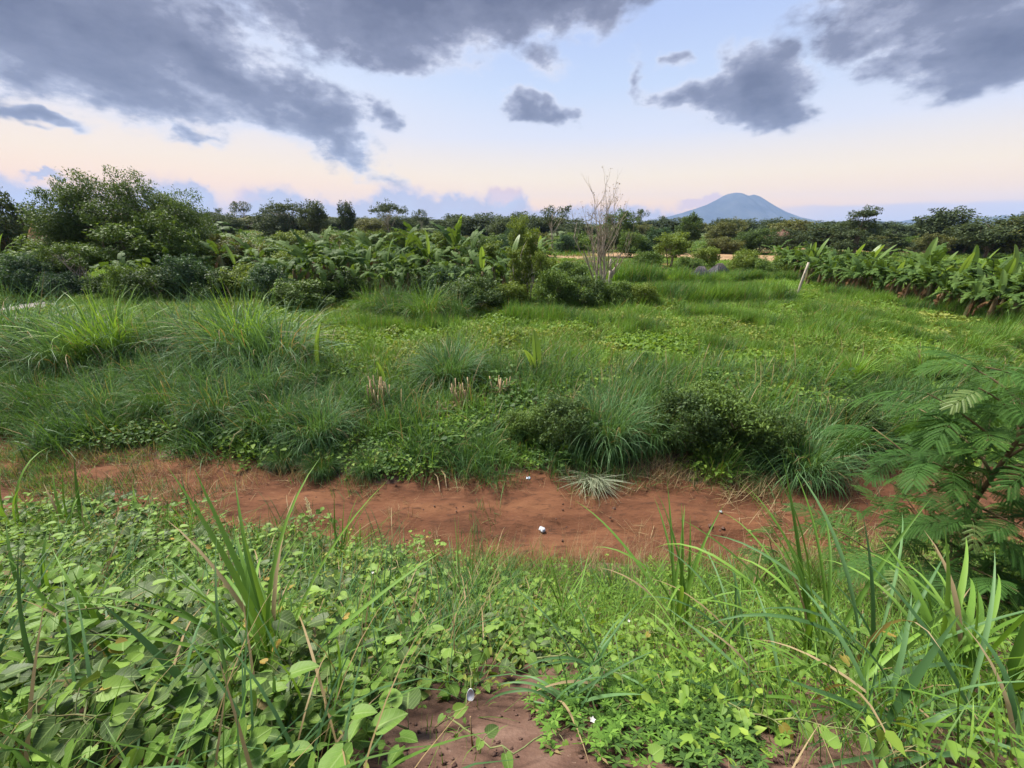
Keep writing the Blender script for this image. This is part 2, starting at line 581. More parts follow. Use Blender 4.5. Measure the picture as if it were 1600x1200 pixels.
rngT = np.random.default_rng(5)
tx = np.arange(-19.0, 19.01, 0.10)
tv = np.linspace(0, 1, 44)
TX, TV = np.meshgrid(tx, tv)
ragn = np.interp(tx, np.arange(-19, 19.5, 0.35), rngT.normal(0, 0.11, 110)[:len(np.arange(-19, 19.5, 0.35))])
ragf = np.interp(tx, np.arange(-19, 19.5, 0.35), rngT.normal(0, 0.14, 110)[:len(np.arange(-19, 19.5, 0.35))])
TN = y_near(TX) - 0.10 + ragn[None, :]
TF = y_far(TX) + 0.15 + ragf[None, :]
TY = TN + (TF - TN) * TV
rut = -0.065 * np.exp(-((TV - 0.30) / 0.09) ** 2) - 0.055 * np.exp(-((TV - 0.70) / 0.09) ** 2)
def smooth_rand(shape, k, sd):
    a_ = np.random.default_rng(sd).normal(size=(shape[0] // k + 3, shape[1] // k + 3))
    i_ = np.arange(shape[0]) / k; j_ = np.arange(shape[1]) / k
    i0, j0 = i_.astype(int), j_.astype(int); fi, fj = (i_ - i0)[:, None], (j_ - j0)[None, :]
    fi, fj = fi * fi * (3 - 2 * fi), fj * fj * (3 - 2 * fj)
    return (a_[np.ix_(i0, j0)] * (1 - fi) * (1 - fj) + a_[np.ix_(i0 + 1, j0)] * fi * (1 - fj) + a_[np.ix_(i0, j0 + 1)] * (1 - fi) * fj + a_[np.ix_(i0 + 1, j0 + 1)] * fi * fj)
lumpy = 0.012 * smooth_rand(TX.shape, 3, 1) + 0.010 * smooth_rand(TX.shape, 7, 2) + 0.005 * np.random.default_rng(3).normal(size=TX.shape)
TZ = np.maximum(terrain(TX, TY), 0) + 0.010 + 0.022 * wav(TX, TY, 1.9, 3.0) + 0.014 * wav(TX, TY, 5.3, 1.0) + 0.010 * wav(TX, TY, 13.0, 2.0) + lumpy + rut * (1 + 0.5 * wav(TX, TY, 0.8, 2.2))
TZ = np.maximum(TZ, terrain(TX, TY) - 0.10)
TZ += np.where((TV < 0.001) | (TV > 0.999), -0.03, 0.0)
track = obj('dirt_track', mesh_np('dirt_track', np.stack([TX, TY, TZ], -1), grid_faces(len(tx), len(tv)), track_mat(), smooth=True))
tag(track, 'bare red earth track crossing below the bank', kind='structure')

# the volcano
MD = 6000.0
prof = [(940, 352), (990, 348), (1030, 342), (1062, 333), (1085, 326), (1105, 319), (1120, 311.5), (1131, 305), (1139, 301.5), (1150, 300), (1160, 301), (1169, 304.8), (1178, 303), (1188, 306.5), (1200, 314), (1212, 321.5), (1228, 330), (1250, 338.5), (1285, 346), (1350, 352)]
px_ = np.array([at_y(u, v, MD).x for u, v in prof])
ph_ = np.array([max(at_y(u, v, MD).z, 0) for u, v in prof])
mx = np.linspace(px_[0], px_[-1], 260)
my = np.linspace(-1, 1, 60)
MX, MY = np.meshgrid(mx, my)
HP = np.interp(MX, px_, ph_)
rid = 1 - 0.10 * (1 + np.sin(MX * 0.022 + MY * 7)) * np.abs(MY) - 0.06 * (1 + np.sin(MX * 0.05 + MY * 15 + 2)) * np.abs(MY)
MZ = HP * np.clip(1 - np.abs(MY) ** 1.15, 0, 1) * rid - 4
mount_mat = solid_mat('forest_haze_blue', [(0.040, 0.048, 0.062), (0.058, 0.066, 0.082), (0.085, 0.09, 0.10)], scale=0.004, rough=1.0, spec=0.0, stretch=(1, 1, 0.4))  # distance haze partly painted in: forest base colour shifted to blue-grey, hills too
mountain = obj('mountain', mesh_np('mountain', np.stack([MX, MD + MY * 900 * np.maximum(HP / HP.max(), 0.15), MZ], -1), grid_faces(len(mx), len(my)), mount_mat, smooth=True))
tag(mountain, 'blue volcano with a broken summit crater on the horizon', kind='structure')

def far_hills(name, prof, dist, depth, label):
    a = np.array([at_y(u, v, dist).x for u, v in prof]); b = np.array([max(at_y(u, v, dist).z, 1) for u, v in prof])
    hx = np.linspace(a[0], a[-1], 120); hy = np.linspace(-1, 1, 24)
    HX, HY = np.meshgrid(hx, hy)
    hp = np.interp(HX, a, b) * (1 + 0.05 * np.sin(HX * 0.03) + 0.03 * np.sin(HX * 0.081))
    hz = hp * np.clip(1 - np.abs(HY) ** 1.3, 0, 1) - 3
    tag(obj(name, mesh_np(name, np.stack([HX, dist + HY * depth, hz], -1), grid_faces(len(hx), len(hy)), mount_mat, smooth=True)), label, kind='structure')
far_hills('hills', [(1230, 352), (1300, 347), (1360, 344), (1400, 347), (1430, 342), (1460, 345), (1510, 341), (1560, 337), (1620, 333), (1720, 330), (1900, 345)], 5200.0, 300.0, 'low blue hills on the horizon beside the volcano')
far_hills('hills', [(-300, 352), (0, 346), (150, 348), (420, 345), (640, 349), (800, 347), (960, 350), (1080, 352)], 4200.0, 300.0, 'faint blue rise along the horizon under the cloud bank')
# ------------------------------------------------------------------ plant building blocks
def unit(v):
    return v / (np.linalg.norm(v, axis=-1, keepdims=True) + 1e-9)

def blades(rng, base, phi, th0, bend, L, W, seg=5, fold=0.0, power=1.4, widest=0.3, tip=0.04):
    """grass blades: strips that leave the vertical by th0 and bend over along their length"""
    n = len(phi)
    t = np.linspace(0, 1, seg + 1)
    th = th0[:, None] + bend[:, None] * t[None, :] ** power
    st = L[:, None] / seg
    dx, dz = np.sin(th) * st, np.cos(th) * st
    r = np.concatenate([np.zeros((n, 1)), np.cumsum((dx[:, 1:] + dx[:, :-1]) / 2, 1)], 1)
    z = np.concatenate([np.zeros((n, 1)), np.cumsum((dz[:, 1:] + dz[:, :-1]) / 2, 1)], 1)
    c, s = np.cos(phi)[:, None], np.sin(phi)[:, None]
    P = np.stack([base[:, 0:1] + r * c, base[:, 1:2] + r * s, base[:, 2:3] + z], -1)
    prof = np.where(t < widest, 0.55 + 0.45 * t / widest, np.maximum(tip, 1 - ((t - widest) / (1 - widest)) ** 1.8))
    tw = rng.normal(0, 0.35, n)[:, None]
    side = np.stack([-np.sin(phi)[:, None] * np.cos(tw) * np.ones_like(r), np.cos(phi)[:, None] * np.cos(tw) * np.ones_like(r), np.sin(tw) * np.ones_like(r)], -1)
    hw = (W[:, None] * prof[None, :] / 2)[..., None]
    if fold > 0:
        up = np.stack([-np.cos(th) * c, -np.cos(th) * s, np.sin(th)], -1)
        A = P - side * hw + up * hw * fold; B = P; C = P + side * hw + up * hw * fold
        V = np.stack([A, B, C], 2)          # n, seg+1, 3, 3
        k = 3
    else:
        V = np.stack([P - side * hw, P + side * hw], 2)
        k = 2
    base_i = (np.arange(n) * (seg + 1) * k)[:, None, None]
    row = (np.arange(seg) * k)[None, :, None]
    if k == 2:
        q = np.array([0, 1, 3, 2])[None, None, :]
        F = (base_i + row + q).reshape(-1, 4)
    else:
        q = np.array([[0, 1, 4, 3], [1, 2, 5, 4]])
        F = (base_i[..., None] + row[..., None] + q[None, None]).reshape(-1, 4)
    return V.reshape(-1, 3), F

def cards(p, d, nrm, L, W, fold=0.15):
    """small folded leaves as rhombs"""
    d = unit(d); nrm = unit(nrm - d * np.sum(nrm * d, -1, keepdims=True)); s = np.cross(nrm, d)
    L = L[:, None]; W = W[:, None]
    V = np.stack([p - d * L / 2, p + s * W / 2 + nrm * W * fold - d * L * 0.06, p + d * L / 2, p - s * W / 2 + nrm * W * fold - d * L * 0.06], 1)
    F = (np.arange(len(p)) * 4)[:, None] + np.array([0, 1, 2, 3])
    return V.reshape(-1, 3), F

def clump_leaves(rng, c, rad, n, size, flat=0.75, droop=0.35, aspect=0.45):
    """leaves through an uneven clump, thicker near its skin"""
    u = unit(rng.normal(size=(n, 3)))
    rr = rng.uniform(0.25, 1, n) ** 0.6
    bump = 1 + 0.22 * np.sin(u[:, 0] * 5 + c[0]) * np.cos(u[:, 1] * 4 + c[2]) + rng.normal(0, 0.08, n)
    p = c + u * np.array([rad, rad, rad * flat]) * (rr * bump)[:, None]
    d = u + rng.normal(0, 0.8, (n, 3)) + np.array([0, 0, -droop])
    nr = u * 0.5 + np.array([0, 0, 0.8]) + rng.normal(0, 0.5, (n, 3))
    L = size * rng.uniform(0.6, 1.35, n)
    return cards(p, d, nr, L, L * aspect * rng.uniform(0.8, 1.2, n))

def limb(rng, a, b, sag=0.1, n=5):
    a, b = np.asarray(a, float), np.asarray(b, float)
    t = np.linspace(0, 1, n)[:, None]
    m = rng.normal(0, 0.06, 3) * np.linalg.norm(b - a)
    return a + (b - a) * t + (m + np.array([0, 0, sag * np.linalg.norm(b - a)])) * (t * (1 - t) * 2)

def gen_tree(seed, H, rx, crown_lo, n_clump, per, leaf, trunk_r, clump_r=None, shape='round', stems=1, lean=0.05, flat=0.75, aspect=0.45, ry=None, dens_low=0.0):
    """returns (trunk MB, crown MB): height H, crown half width rx, crown starting at crown_lo"""
    rng = np.random.default_rng(seed)
    T, C = MB(), MB()
    ry = ry or rx
    cz, hz = (H + crown_lo) / 2, (H - crown_lo) / 2
    clump_r = clump_r or rx * 0.34
    cs = []
    tries = 0
    while len(cs) < n_clump and tries < 4000:
        tries += 1
        u = rng.uniform(-1, 1, 3)
        r = np.linalg.norm(u)
        if r > 1 or r < (0.45 if len(cs) > n_clump * 0.25 else 0.0):
            continue
        if shape == 'umbrella':
            u[2] = 0.55 + 0.45 * u[2] * (1 - 0.4 * r)
            u[2] -= 0.5 * (u[0] ** 2 + u[1] ** 2)
        elif shape == 'tiers':
            k = rng.integers(0, 4)
            u[2] = -0.8 + 0.5 * k + rng.normal(0, 0.05)
            w = 1.0 - 0.2 * k
            u[0] *= w; u[1] *= w
        elif shape == 'column':
            pass
        c = np.array([u[0] * (rx - clump_r * 0.6), u[1] * (ry - clump_r * 0.6), cz + u[2] * (hz - clump_r * flat * 0.6)])
        if cs and min(np.linalg.norm(c - q) for q in cs) < clump_r * 0.55:
            continue
        cs.append(c)
    bases = [np.array([0.0, 0.0, -0.1])] if stems == 1 else [np.array([math.cos(a), math.sin(a), 0]) * trunk_r * 2.2 + np.array([0, 0, -0.1]) for a in np.arange(stems) * 2 * math.pi / stems + rng.uniform(0, 3)]
    tops = []
    for b in bases:
        top = np.array([rng.normal(0, lean) * H + (b[0] * 4 if stems > 1 else 0), rng.normal(0, lean) * H + (b[1] * 4 if stems > 1 else 0), crown_lo + (H - crown_lo) * (0.55 if shape != 'umbrella' else 0.25)])
        pts = limb(rng, b, top, 0.0, 7)
        pts[1:-1] += rng.normal(0, trunk_r * 0.35, (5, 3)) * np.array([1, 1, 0.2])
        T.tube(pts, np.linspace(trunk_r, trunk_r * 0.35, 7) * (1 if stems == 1 else 0.7), 7)
        tops.append(pts)
    for i, c in enumerate(cs):
        pts = tops[i % len(tops)]
        k = int(rng.integers(2, 7))
        a = pts[min(k, 6)]
        if a[2] > c[2] - 0.02 * H:
            a = pts[max(1, min(3, k - 2))]
        T.tube(limb(rng, a, c, 0.08, 5), np.linspace(trunk_r * 0.34, trunk_r * 0.07, 5), 4, cap=False)
        r = clump_r * rng.uniform(0.7, 1.3)
        V, F = clump_leaves(rng, c, r, int(per * rng.uniform(0.7, 1.2)), leaf, flat, aspect=aspect)
        C.add(V, F)
        for _ in range(2):      # loose sprays that break the outline
            o = unit(rng.normal(size=3) + np.array([c[0] / max(rx, .1), c[1] / max(rx, .1), 0.3])) * r
            V, F = clump_leaves(rng, c + o, r * 0.42, int(per * 0.16), leaf, 0.9, aspect=aspect)
            C.add(V, F)
    return T, C

# ------------------------------------------------------------------ plant materials
bark_mat = solid_mat('bark', [(0.10, 0.075, 0.055), (0.19, 0.15, 0.115), (0.27, 0.23, 0.19)], scale=9, bump=0.02, stretch=(1, 1, 0.25))
pale_bark_mat = solid_mat('pale_bark', [(0.26, 0.21, 0.16), (0.40, 0.35, 0.28), (0.50, 0.45, 0.38)], scale=7, bump=0.01, stretch=(1, 1, 0.3))
LM = dict(
    dark=leaf_mat('dark_foliage', [(0.033, 0.062, 0.021), (0.064, 0.110, 0.031), (0.107, 0.172, 0.044)], 0.24, 0.55, 0.18),
    mid=leaf_mat('green_foliage', [(0.056, 0.096, 0.023), (0.101, 0.170, 0.037), (0.163, 0.248, 0.052)], 0.24, 0.55, 0.18),
    light=leaf_mat('light_foliage', [(0.075, 0.115, 0.020), (0.133, 0.196, 0.033), (0.200, 0.259, 0.048)], 0.24, 0.55, 0.18),
    olive=leaf_mat('olive_foliage', [(0.069, 0.082, 0.028), (0.117, 0.134, 0.042), (0.179, 0.189, 0.059)], 0.25, 0.6, 0.25),
    bluish=leaf_mat('bluish_foliage', [(0.032, 0.067, 0.035), (0.056, 0.109, 0.052), (0.092, 0.160, 0.074)], 0.24, 0.55, 0.18),
    far=leaf_mat('far_foliage', [(0.033, 0.054, 0.026), (0.063, 0.091, 0.043), (0.100, 0.133, 0.057)], 0.2, 0.7, 0.15),
    young=leaf_mat('young_shoots', [(0.115, 0.156, 0.028), (0.207, 0.246, 0.046), (0.279, 0.299, 0.066)], 0.24, 0.55, 0.18),
    russet=leaf_mat('russet_shoots', [(0.11, 0.075, 0.03), (0.17, 0.115, 0.045)], 0.3, 0.55, 0.3),
)
grass_lush = leaf_mat('lush_grass', [(0.057, 0.124, 0.021), (0.104, 0.209, 0.032), (0.165, 0.297, 0.050)], 0.26, 0.5, 0.18, straw=0.07)
grass_lush_blade = leaf_mat('lush_grass_blade', [(0.063, 0.135, 0.022), (0.115, 0.227, 0.034), (0.183, 0.323, 0.053)], 0.26, 0.5, 0.18, objvar=0.8)
grass_blue = leaf_mat('blue_green_grass', [(0.043, 0.100, 0.034), (0.077, 0.165, 0.057), (0.142, 0.258, 0.105)], 0.26, 0.5, 0.18, straw=0.07)
grass_blue_blade = leaf_mat('blue_green_grass_blade', [(0.043, 0.100, 0.034), (0.077, 0.165, 0.057), (0.142, 0.258, 0.105)], 0.26, 0.5, 0.18, objvar=0.8)
grass_dark = leaf_mat('dark_grass', [(0.033, 0.079, 0.022), (0.059, 0.132, 0.035), (0.100, 0.198, 0.057)], 0.26, 0.5, 0.18, straw=0.07)
grass_bright = leaf_mat('bright_grass', [(0.098, 0.195, 0.028), (0.163, 0.299, 0.043), (0.234, 0.371, 0.070)], 0.26, 0.5, 0.18, straw=0.04)
grass_bright_blade = leaf_mat('bright_grass_blade', [(0.083, 0.172, 0.027), (0.139, 0.263, 0.041), (0.199, 0.326, 0.067)], 0.26, 0.5, 0.18, objvar=0.8)
grass_dry = leaf_mat('dry_grass', [(0.15, 0.10, 0.05), (0.28, 0.21, 0.11), (0.42, 0.34, 0.20)], 0.2, 0.8, 0.15)
creeper_mat = leaf_mat('creeper_leaves', [(0.078, 0.143, 0.022), (0.141, 0.245, 0.034), (0.242, 0.346, 0.052)], 0.24, 0.55, 0.18)
under_mat = leaf_mat('undergrowth_leaves', [(0.030, 0.066, 0.018), (0.063, 0.128, 0.027), (0.125, 0.220, 0.043)], 0.24, 0.55, 0.18)
vine_mat = leaf_mat('vine_leaf', [(0.038, 0.087, 0.016), (0.107, 0.202, 0.033), (0.173, 0.284, 0.048), (0.221, 0.345, 0.059)], 0.24, 0.5, 0.2, veins=True, objvar=0.5, straw=0.035)
vine_dark_mat = leaf_mat('vine_leaf_deep', [(0.034, 0.066, 0.018), (0.055, 0.095, 0.024), (0.085, 0.129, 0.030)], 0.18, 0.48, 0.25, veins=True, objvar=0.5)
vine_old_mat = leaf_mat('vine_leaf_yellowed', [(0.30, 0.17, 0.03), (0.36, 0.24, 0.05), (0.28, 0.28, 0.06)], 0.25, 0.6, 0.3, veins=True, objvar=0.5)
vine_stem_mat = solid_mat('vine_stem', [(0.09, 0.12, 0.04), (0.16, 0.19, 0.07), (0.22, 0.20, 0.10)], scale=20, rough=0.6)
frond_mat = leaf_mat('feathery_frond', [(0.033, 0.086, 0.019), (0.049, 0.118, 0.024), (0.071, 0.156, 0.029)], 0.26, 0.6, 0.12, objvar=0.7)
frond_young_mat = leaf_mat('feathery_frond_young', [(0.12, 0.19, 0.05), (0.17, 0.245, 0.07)], 0.35, 0.5, 0.35, objvar=0.6)
ban_leaf_mat = leaf_mat('banana_leaf', [(0.044, 0.087, 0.020), (0.071, 0.128, 0.028), (0.106, 0.171, 0.038)], 0.24, 0.6, 0.10, objvar=0.75)
ban_young_mat = leaf_mat('banana_young_leaf', [(0.125, 0.215, 0.043), (0.166, 0.257, 0.061)], 0.4, 0.42, 0.45, objvar=0.7)
ban_dead_mat = leaf_mat('banana_dead_leaf', [(0.14, 0.075, 0.04), (0.22, 0.125, 0.065), (0.30, 0.19, 0.10)], 0.12, 0.9, 0.1, objvar=0.5)
ban_stem_mat = solid_mat('banana_stem', [(0.14, 0.085, 0.05), (0.20, 0.15, 0.08), (0.14, 0.17, 0.07)], scale=4, bump=0.01, stretch=(1, 1, 0.2))
straw_mat = solid_mat('dry_stalk', [(0.24, 0.15, 0.08), (0.38, 0.27, 0.15), (0.50, 0.40, 0.25)], scale=14, stretch=(1, 1, 0.3))

# ------------------------------------------------------------------ scatter: ground cover nobody could count
def scatter(name, protos, pts, rot, scl, idx, label):
    """one object of kind stuff: patches set out on points by geometry nodes"""
    pc = bpy.data.collections.new(name + '_patches')
    for i, me in enumerate(protos):
        o = bpy.data.objects.new('patch_%02d' % i, me)
        pc.objects.link(o)
    me = bpy.data.meshes.new(name)
    pts = np.asarray(pts, np.float32)
    me.vertices.add(len(pts)); me.vertices.foreach_set('co', pts.ravel())
    a = me.attributes.new('rot', 'FLOAT_VECTOR', 'POINT'); a.data.foreach_set('vector', np.asarray(rot, np.float32).ravel())
    a = me.attributes.new('scl', 'FLOAT', 'POINT'); a.data.foreach_set('value', np.asarray(scl, np.float32))
    a = me.attributes.new('idx', 'INT', 'POINT'); a.data.foreach_set('value', np.asarray(idx, np.int32))
    o = obj(name, me)
    ng = bpy.data.node_groups.new(name, 'GeometryNodeTree')
    ng.interface.new_socket('Geometry', in_out='INPUT', socket_type='NodeSocketGeometry')
    ng.interface.new_socket('Geometry', in_out='OUTPUT', socket_type='NodeSocketGeometry')
    N = ng.nodes; Lk = ng.links
    gi, go = N.new('NodeGroupInput'), N.new('NodeGroupOutput')
    ci = N.new('GeometryNodeCollectionInfo'); ci.inputs['Collection'].default_value = pc
    ci.inputs['Separate Children'].default_value = True; ci.inputs['Reset Children'].default_value = True
    ip = N.new('GeometryNodeInstanceOnPoints'); ip.inputs['Pick Instance'].default_value = True
    def attr(nm, dt):
        n = N.new('GeometryNodeInputNamedAttribute'); n.data_type = dt; n.inputs['Name'].default_value = nm
        return n.outputs['Attribute']
    er = N.new('FunctionNodeEulerToRotation')
    Lk.new(attr('rot', 'FLOAT_VECTOR'), er.inputs[0])
    Lk.new(gi.outputs[0], ip.inputs['Points']); Lk.new(ci.outputs[0], ip.inputs['Instance'])
    Lk.new(attr('idx', 'INT'), ip.inputs['Instance Index']); Lk.new(er.outputs[0], ip.inputs['Rotation']); Lk.new(attr('scl', 'FLOAT'), ip.inputs['Scale'])
    Lk.new(ip.outputs[0], go.inputs[0])
    md = o.modifiers.new('patches', 'NODES'); md.node_group = ng
    return tag(o, label, kind='stuff')

def slope_rot(x, y, rng, k=0.8):
    e = 0.15
    gx = (terrain(x + e, y) - terrain(x - e, y)) / (2 * e)
    gy = (terrain(x, y + e) - terrain(x, y - e)) / (2 * e)
    # tilt the patch with the slope, then spin: euler XYZ with z random is close enough for small tilts
    rz = rng.uniform(-0.5, 0.5, len(x))
    return np.stack([np.arctan(gy) * k, -np.arctan(gx) * k, rz], 1)

def patch_grass(seed, mat, size, n, L, W, th=0.5, bend=1.1, seg=4, jitter=0.35, dry=0.0, name='grass_patch'):
    rng = np.random.default_rng(seed)
    b = np.zeros((n, 3)); b[:, :2] = rng.uniform(-size / 2, size / 2, (n, 2)) * 1.15
    b[:, 2] = -0.03
    Ls = L * rng.uniform(1 - jitter, 1 + jitter, n)
    V, F = blades(rng, b, rng.uniform(0, 2 * np.pi, n), np.abs(rng.normal(0, th, n)), np.abs(rng.normal(bend * 0.6, bend * 0.5, n)), Ls, W * rng.uniform(0.6, 1.4, n), seg)
    return mesh_np(name, V, F, mat)

def patch_leaves(seed, mat, size, n, leaf, hgt, aspect=0.75, name='leaf_patch', tilt=0.5):
    rng = np.random.default_rng(seed)
    p = np.zeros((n, 3)); p[:, :2] = rng.uniform(-size / 2, size / 2, (n, 2)) * 1.15
    p[:, 2] = hgt * rng.uniform(0, 1, n) ** 0.8 * (0.75 + 0.25 * np.sin(p[:, 0] * 9 + seed) * np.cos(p[:, 1] * 8))
    d = np.stack([rng.normal(size=n), rng.normal(size=n), rng.normal(-0.15, 0.45, n)], 1)
    nr = np.stack([rng.normal(0, tilt, n), rng.normal(0, tilt, n), np.ones(n)], 1)
    L = leaf * rng.uniform(0.55, 1.35, n)
    # five-point leaves: rounder than a rhomb
    d = unit(d); nr = unit(nr - d * np.sum(nr * d, -1, keepdims=True)); s = np.cross(nr, d)
    Lc, Wc = L[:, None], (L * aspect)[:, None]
    V = np.stack([p - d * Lc * 0.42, p + s * Wc * 0.46 - d * Lc * 0.28 + nr * Wc * 0.12, p + s * Wc * 0.42 + d * Lc * 0.10 + nr * Wc * 0.14, p + d * Lc * 0.58 - nr * Lc * 0.08,
                  p - s * Wc * 0.42 + d * Lc * 0.10 + nr * Wc * 0.14, p - s * Wc * 0.46 - d * Lc * 0.28 + nr * Wc * 0.12], 1)
    i = (np.arange(n) * 6)[:, None]
    F = np.concatenate([i + np.array([0, 1, 2, 3]), i + np.array([0, 3, 4, 5])])
    return mesh_np(name, V.reshape(-1, 3), F, mat)

def patch_shaped(seed, mat, size, n, leaf, hgt, shape, tilt=0.45):
    """patch of properly shaped broad leaves"""
    rng = np.random.default_rng(seed)
    LV, LF, LU = shape
    p = np.zeros((n, 3)); p[:, :2] = rng.uniform(-size / 2, size / 2, (n, 2)) * 1.15
    p[:, 2] = hgt * rng.uniform(0, 1, n)
    d = unit(np.stack([rng.normal(size=n), rng.normal(size=n), rng.normal(-0.25, 0.4, n)], 1))
    nr = np.stack([rng.normal(0, tilt, n), rng.normal(-0.2, tilt, n), np.ones(n)], 1)
    nr = unit(nr - d * np.sum(nr * d, -1, keepdims=True)); s_ = np.cross(d, nr)
    L = (leaf * rng.uniform(0.3, 1.5, n))[:, None, None]
    V = p[:, None, :] + L * (LV[None, :, 0:1] * s_[:, None, :] + LV[None, :, 1:2] * d[:, None, :] + LV[None, :, 2:3] * nr[:, None, :])
    F = ((np.arange(n) * len(LV))[:, None, None] + LF[None]).reshape(-1, 4)
    return mesh_np('leaf_patch', V.reshape(-1, 3), F, mat, np.tile(LU, (n, 1)), smooth=True)

def patch_palmate(seed, mat, size, n, leaf, hgt):
    """ground cover of five-fingered leaves"""
    rng = np.random.default_rng(seed)
    P, Dd, Nn, Ls = [], [], [], []
    for _ in range(n):
        c = np.array([*rng.uniform(-size / 2, size / 2, 2) * 1.1, rng.uniform(0.2, 1) * hgt])
        nr = unit(np.array([rng.normal(0, 0.3), rng.normal(0, 0.3), 1.0]))
        a0 = rng.uniform(0, 6.28); s = leaf * rng.uniform(0.7, 1.3)
        for k in range(6):
            a = a0 + k * 1.047 + rng.normal(0, 0.06)
            d = unit(np.array([math.cos(a), math.sin(a), 0.05]) - nr * np.dot([math.cos(a), math.sin(a), 0], nr))
            P.append(c + d * s * 0.5); Dd.append(d); Nn.append(nr); Ls.append(s * (1.0 if k else 0.7))
    P, Dd, Nn, Ls = map(np.array, (P, Dd, Nn, Ls))
    V, F = cards(P, Dd, Nn, Ls, Ls * 0.36, 0.12)
    return mesh_np('palmate_patch', V, F, mat)

# ------------------------------------------------------------------ banana plants
def banana_leaf(seed, L=2.2, W=0.55, lift=1.15, bend=1.5, torn=0.5, droop=0.35):
    """arched blade from the origin along +x: petiole, midrib, halves torn into strips"""
    rng = np.random.default_rng(seed)
    n = 16
    t = np.linspace(0, 1, n + 1)
    th = lift - bend * t ** 1.3
    st = L / n
    x = np.concatenate([[0], np.cumsum(np.cos(th[:-1]) * st)]); z = np.concatenate([[0], np.cumsum(np.sin(th[:-1]) * st)])
    M = MB()
    pet = 3
    rib = np.stack([x, np.zeros_like(x), z], 1)
    M.tube(rib, np.linspace(0.022, 0.004, n + 1), 4, cap=False)
    prof = np.sin(np.pi * np.clip((t - 0.13) / 0.87, 0, 1) ** 0.75) ** 0.6 * W / 2
    for sgn in (-1, 1):
        dr = droop + rng.normal(0, 0.08)
        for i in range(pet, n):
            if rng.random() < torn:
                dr = droop + rng.normal(0, 0.45) * torn
            gap = 0.045 * torn if rng.random() < torn else 0.0
            a, b = rib[i].copy(), rib[i + 1].copy()
            nrm_a = np.array([-math.sin(th[i]), 0, math.cos(th[i])])
            wa, wb = prof[i], prof[min(i + 1, n)]
            def pt(q, w, f, sh):
                ang = 0.35 - dr * 1.6 * f
                return q + np.array([0, sgn * w * f * math.cos(ang), 0]) + nrm_a * (w * f * math.sin(ang)) + np.array([sh * f * w * 0.25 * math.cos(th[i]), 0, sh * f * w * 0.25 * math.sin(th[i])])
            V = [a, b, pt(b, wb, 0.5, 1 - gap * 5), pt(a, wa, 0.5, 1 + gap), pt(b, wb, 1.0, 1 - gap * 9), pt(a, wa, 1.0, 1 + gap)]
            M.add(V, [np.array([(0, 1, 2, 3), (3, 2, 4, 5)])] if sgn > 0 else [np.array([(1, 0, 3, 2), (2, 3, 5, 4)])])
    return M

BL = [banana_leaf(1, 2.1, 0.42, 1.2, 1.7, 0.6, 0.45), banana_leaf(2, 2.2, 0.42, 1.05, 2.1, 0.8, 0.5), banana_leaf(3, 2.0, 0.40, 0.8, 2.2, 0.9, 0.6), banana_leaf(4, 2.0, 0.40, 1.35, 1.1, 0.45, 0.4)]
BL_MESH = [b.mesh('banana_leaf', ban_leaf_mat) for b in BL]
BY_MESH = [banana_leaf(11, 1.6, 0.36, 1.5, 0.35, 0.0, 0.05).mesh('banana_young_leaf', ban_young_mat), banana_leaf(12, 1.7, 0.34, 1.45, 0.6, 0.15, 0.2).mesh('banana_young_leaf', ban_young_mat)]
BD_MESH = [banana_leaf(21, 1.5, 0.3, -0.4, 1.3, 0.9, 0.9).mesh('banana_dead_leaf', ban_dead_mat), banana_leaf(22, 1.3, 0.34, -0.1, 1.6, 0.9, 0.8).mesh('banana_dead_leaf', ban_dead_mat)]
def banana_stem(seed, h=1.6, r=0.13):
    rng = np.random.default_rng(seed)
    z = np.linspace(-0.1, h, 8)
    pts = np.stack([rng.normal(0, 0.015, 8).cumsum(), rng.normal(0, 0.015, 8).cumsum(), z], 1)
    m = MB().tube(pts, r * np.array([1.35, 1.15, 1.0, .95, .9, .8, .65, .45]), 9)
    for k in range(6):          # old sheaths curling off the stem
        a = rng.uniform(0, 6.28); z0 = rng.uniform(0.2, h * 0.8)
        p = np.array([math.cos(a), math.sin(a), 0])
        s = np.array([-math.sin(a), math.cos(a), 0])
        V = [p * r * 0.9 + s * 0.07 + [0, 0, z0], p * r * 0.9 - s * 0.07 + [0, 0, z0], p * r * 1.5 - s * 0.05 + [0, 0, z0 + 0.3], p * r * 1.5 + s * 0.05 + [0, 0, z0 + 0.3]]
        m.add(V, [np.array([(0, 1, 2, 3)])])
    return m.mesh('banana_stem', ban_stem_mat, smooth=True)
BS_MESH = [banana_stem(31), banana_stem(32)]

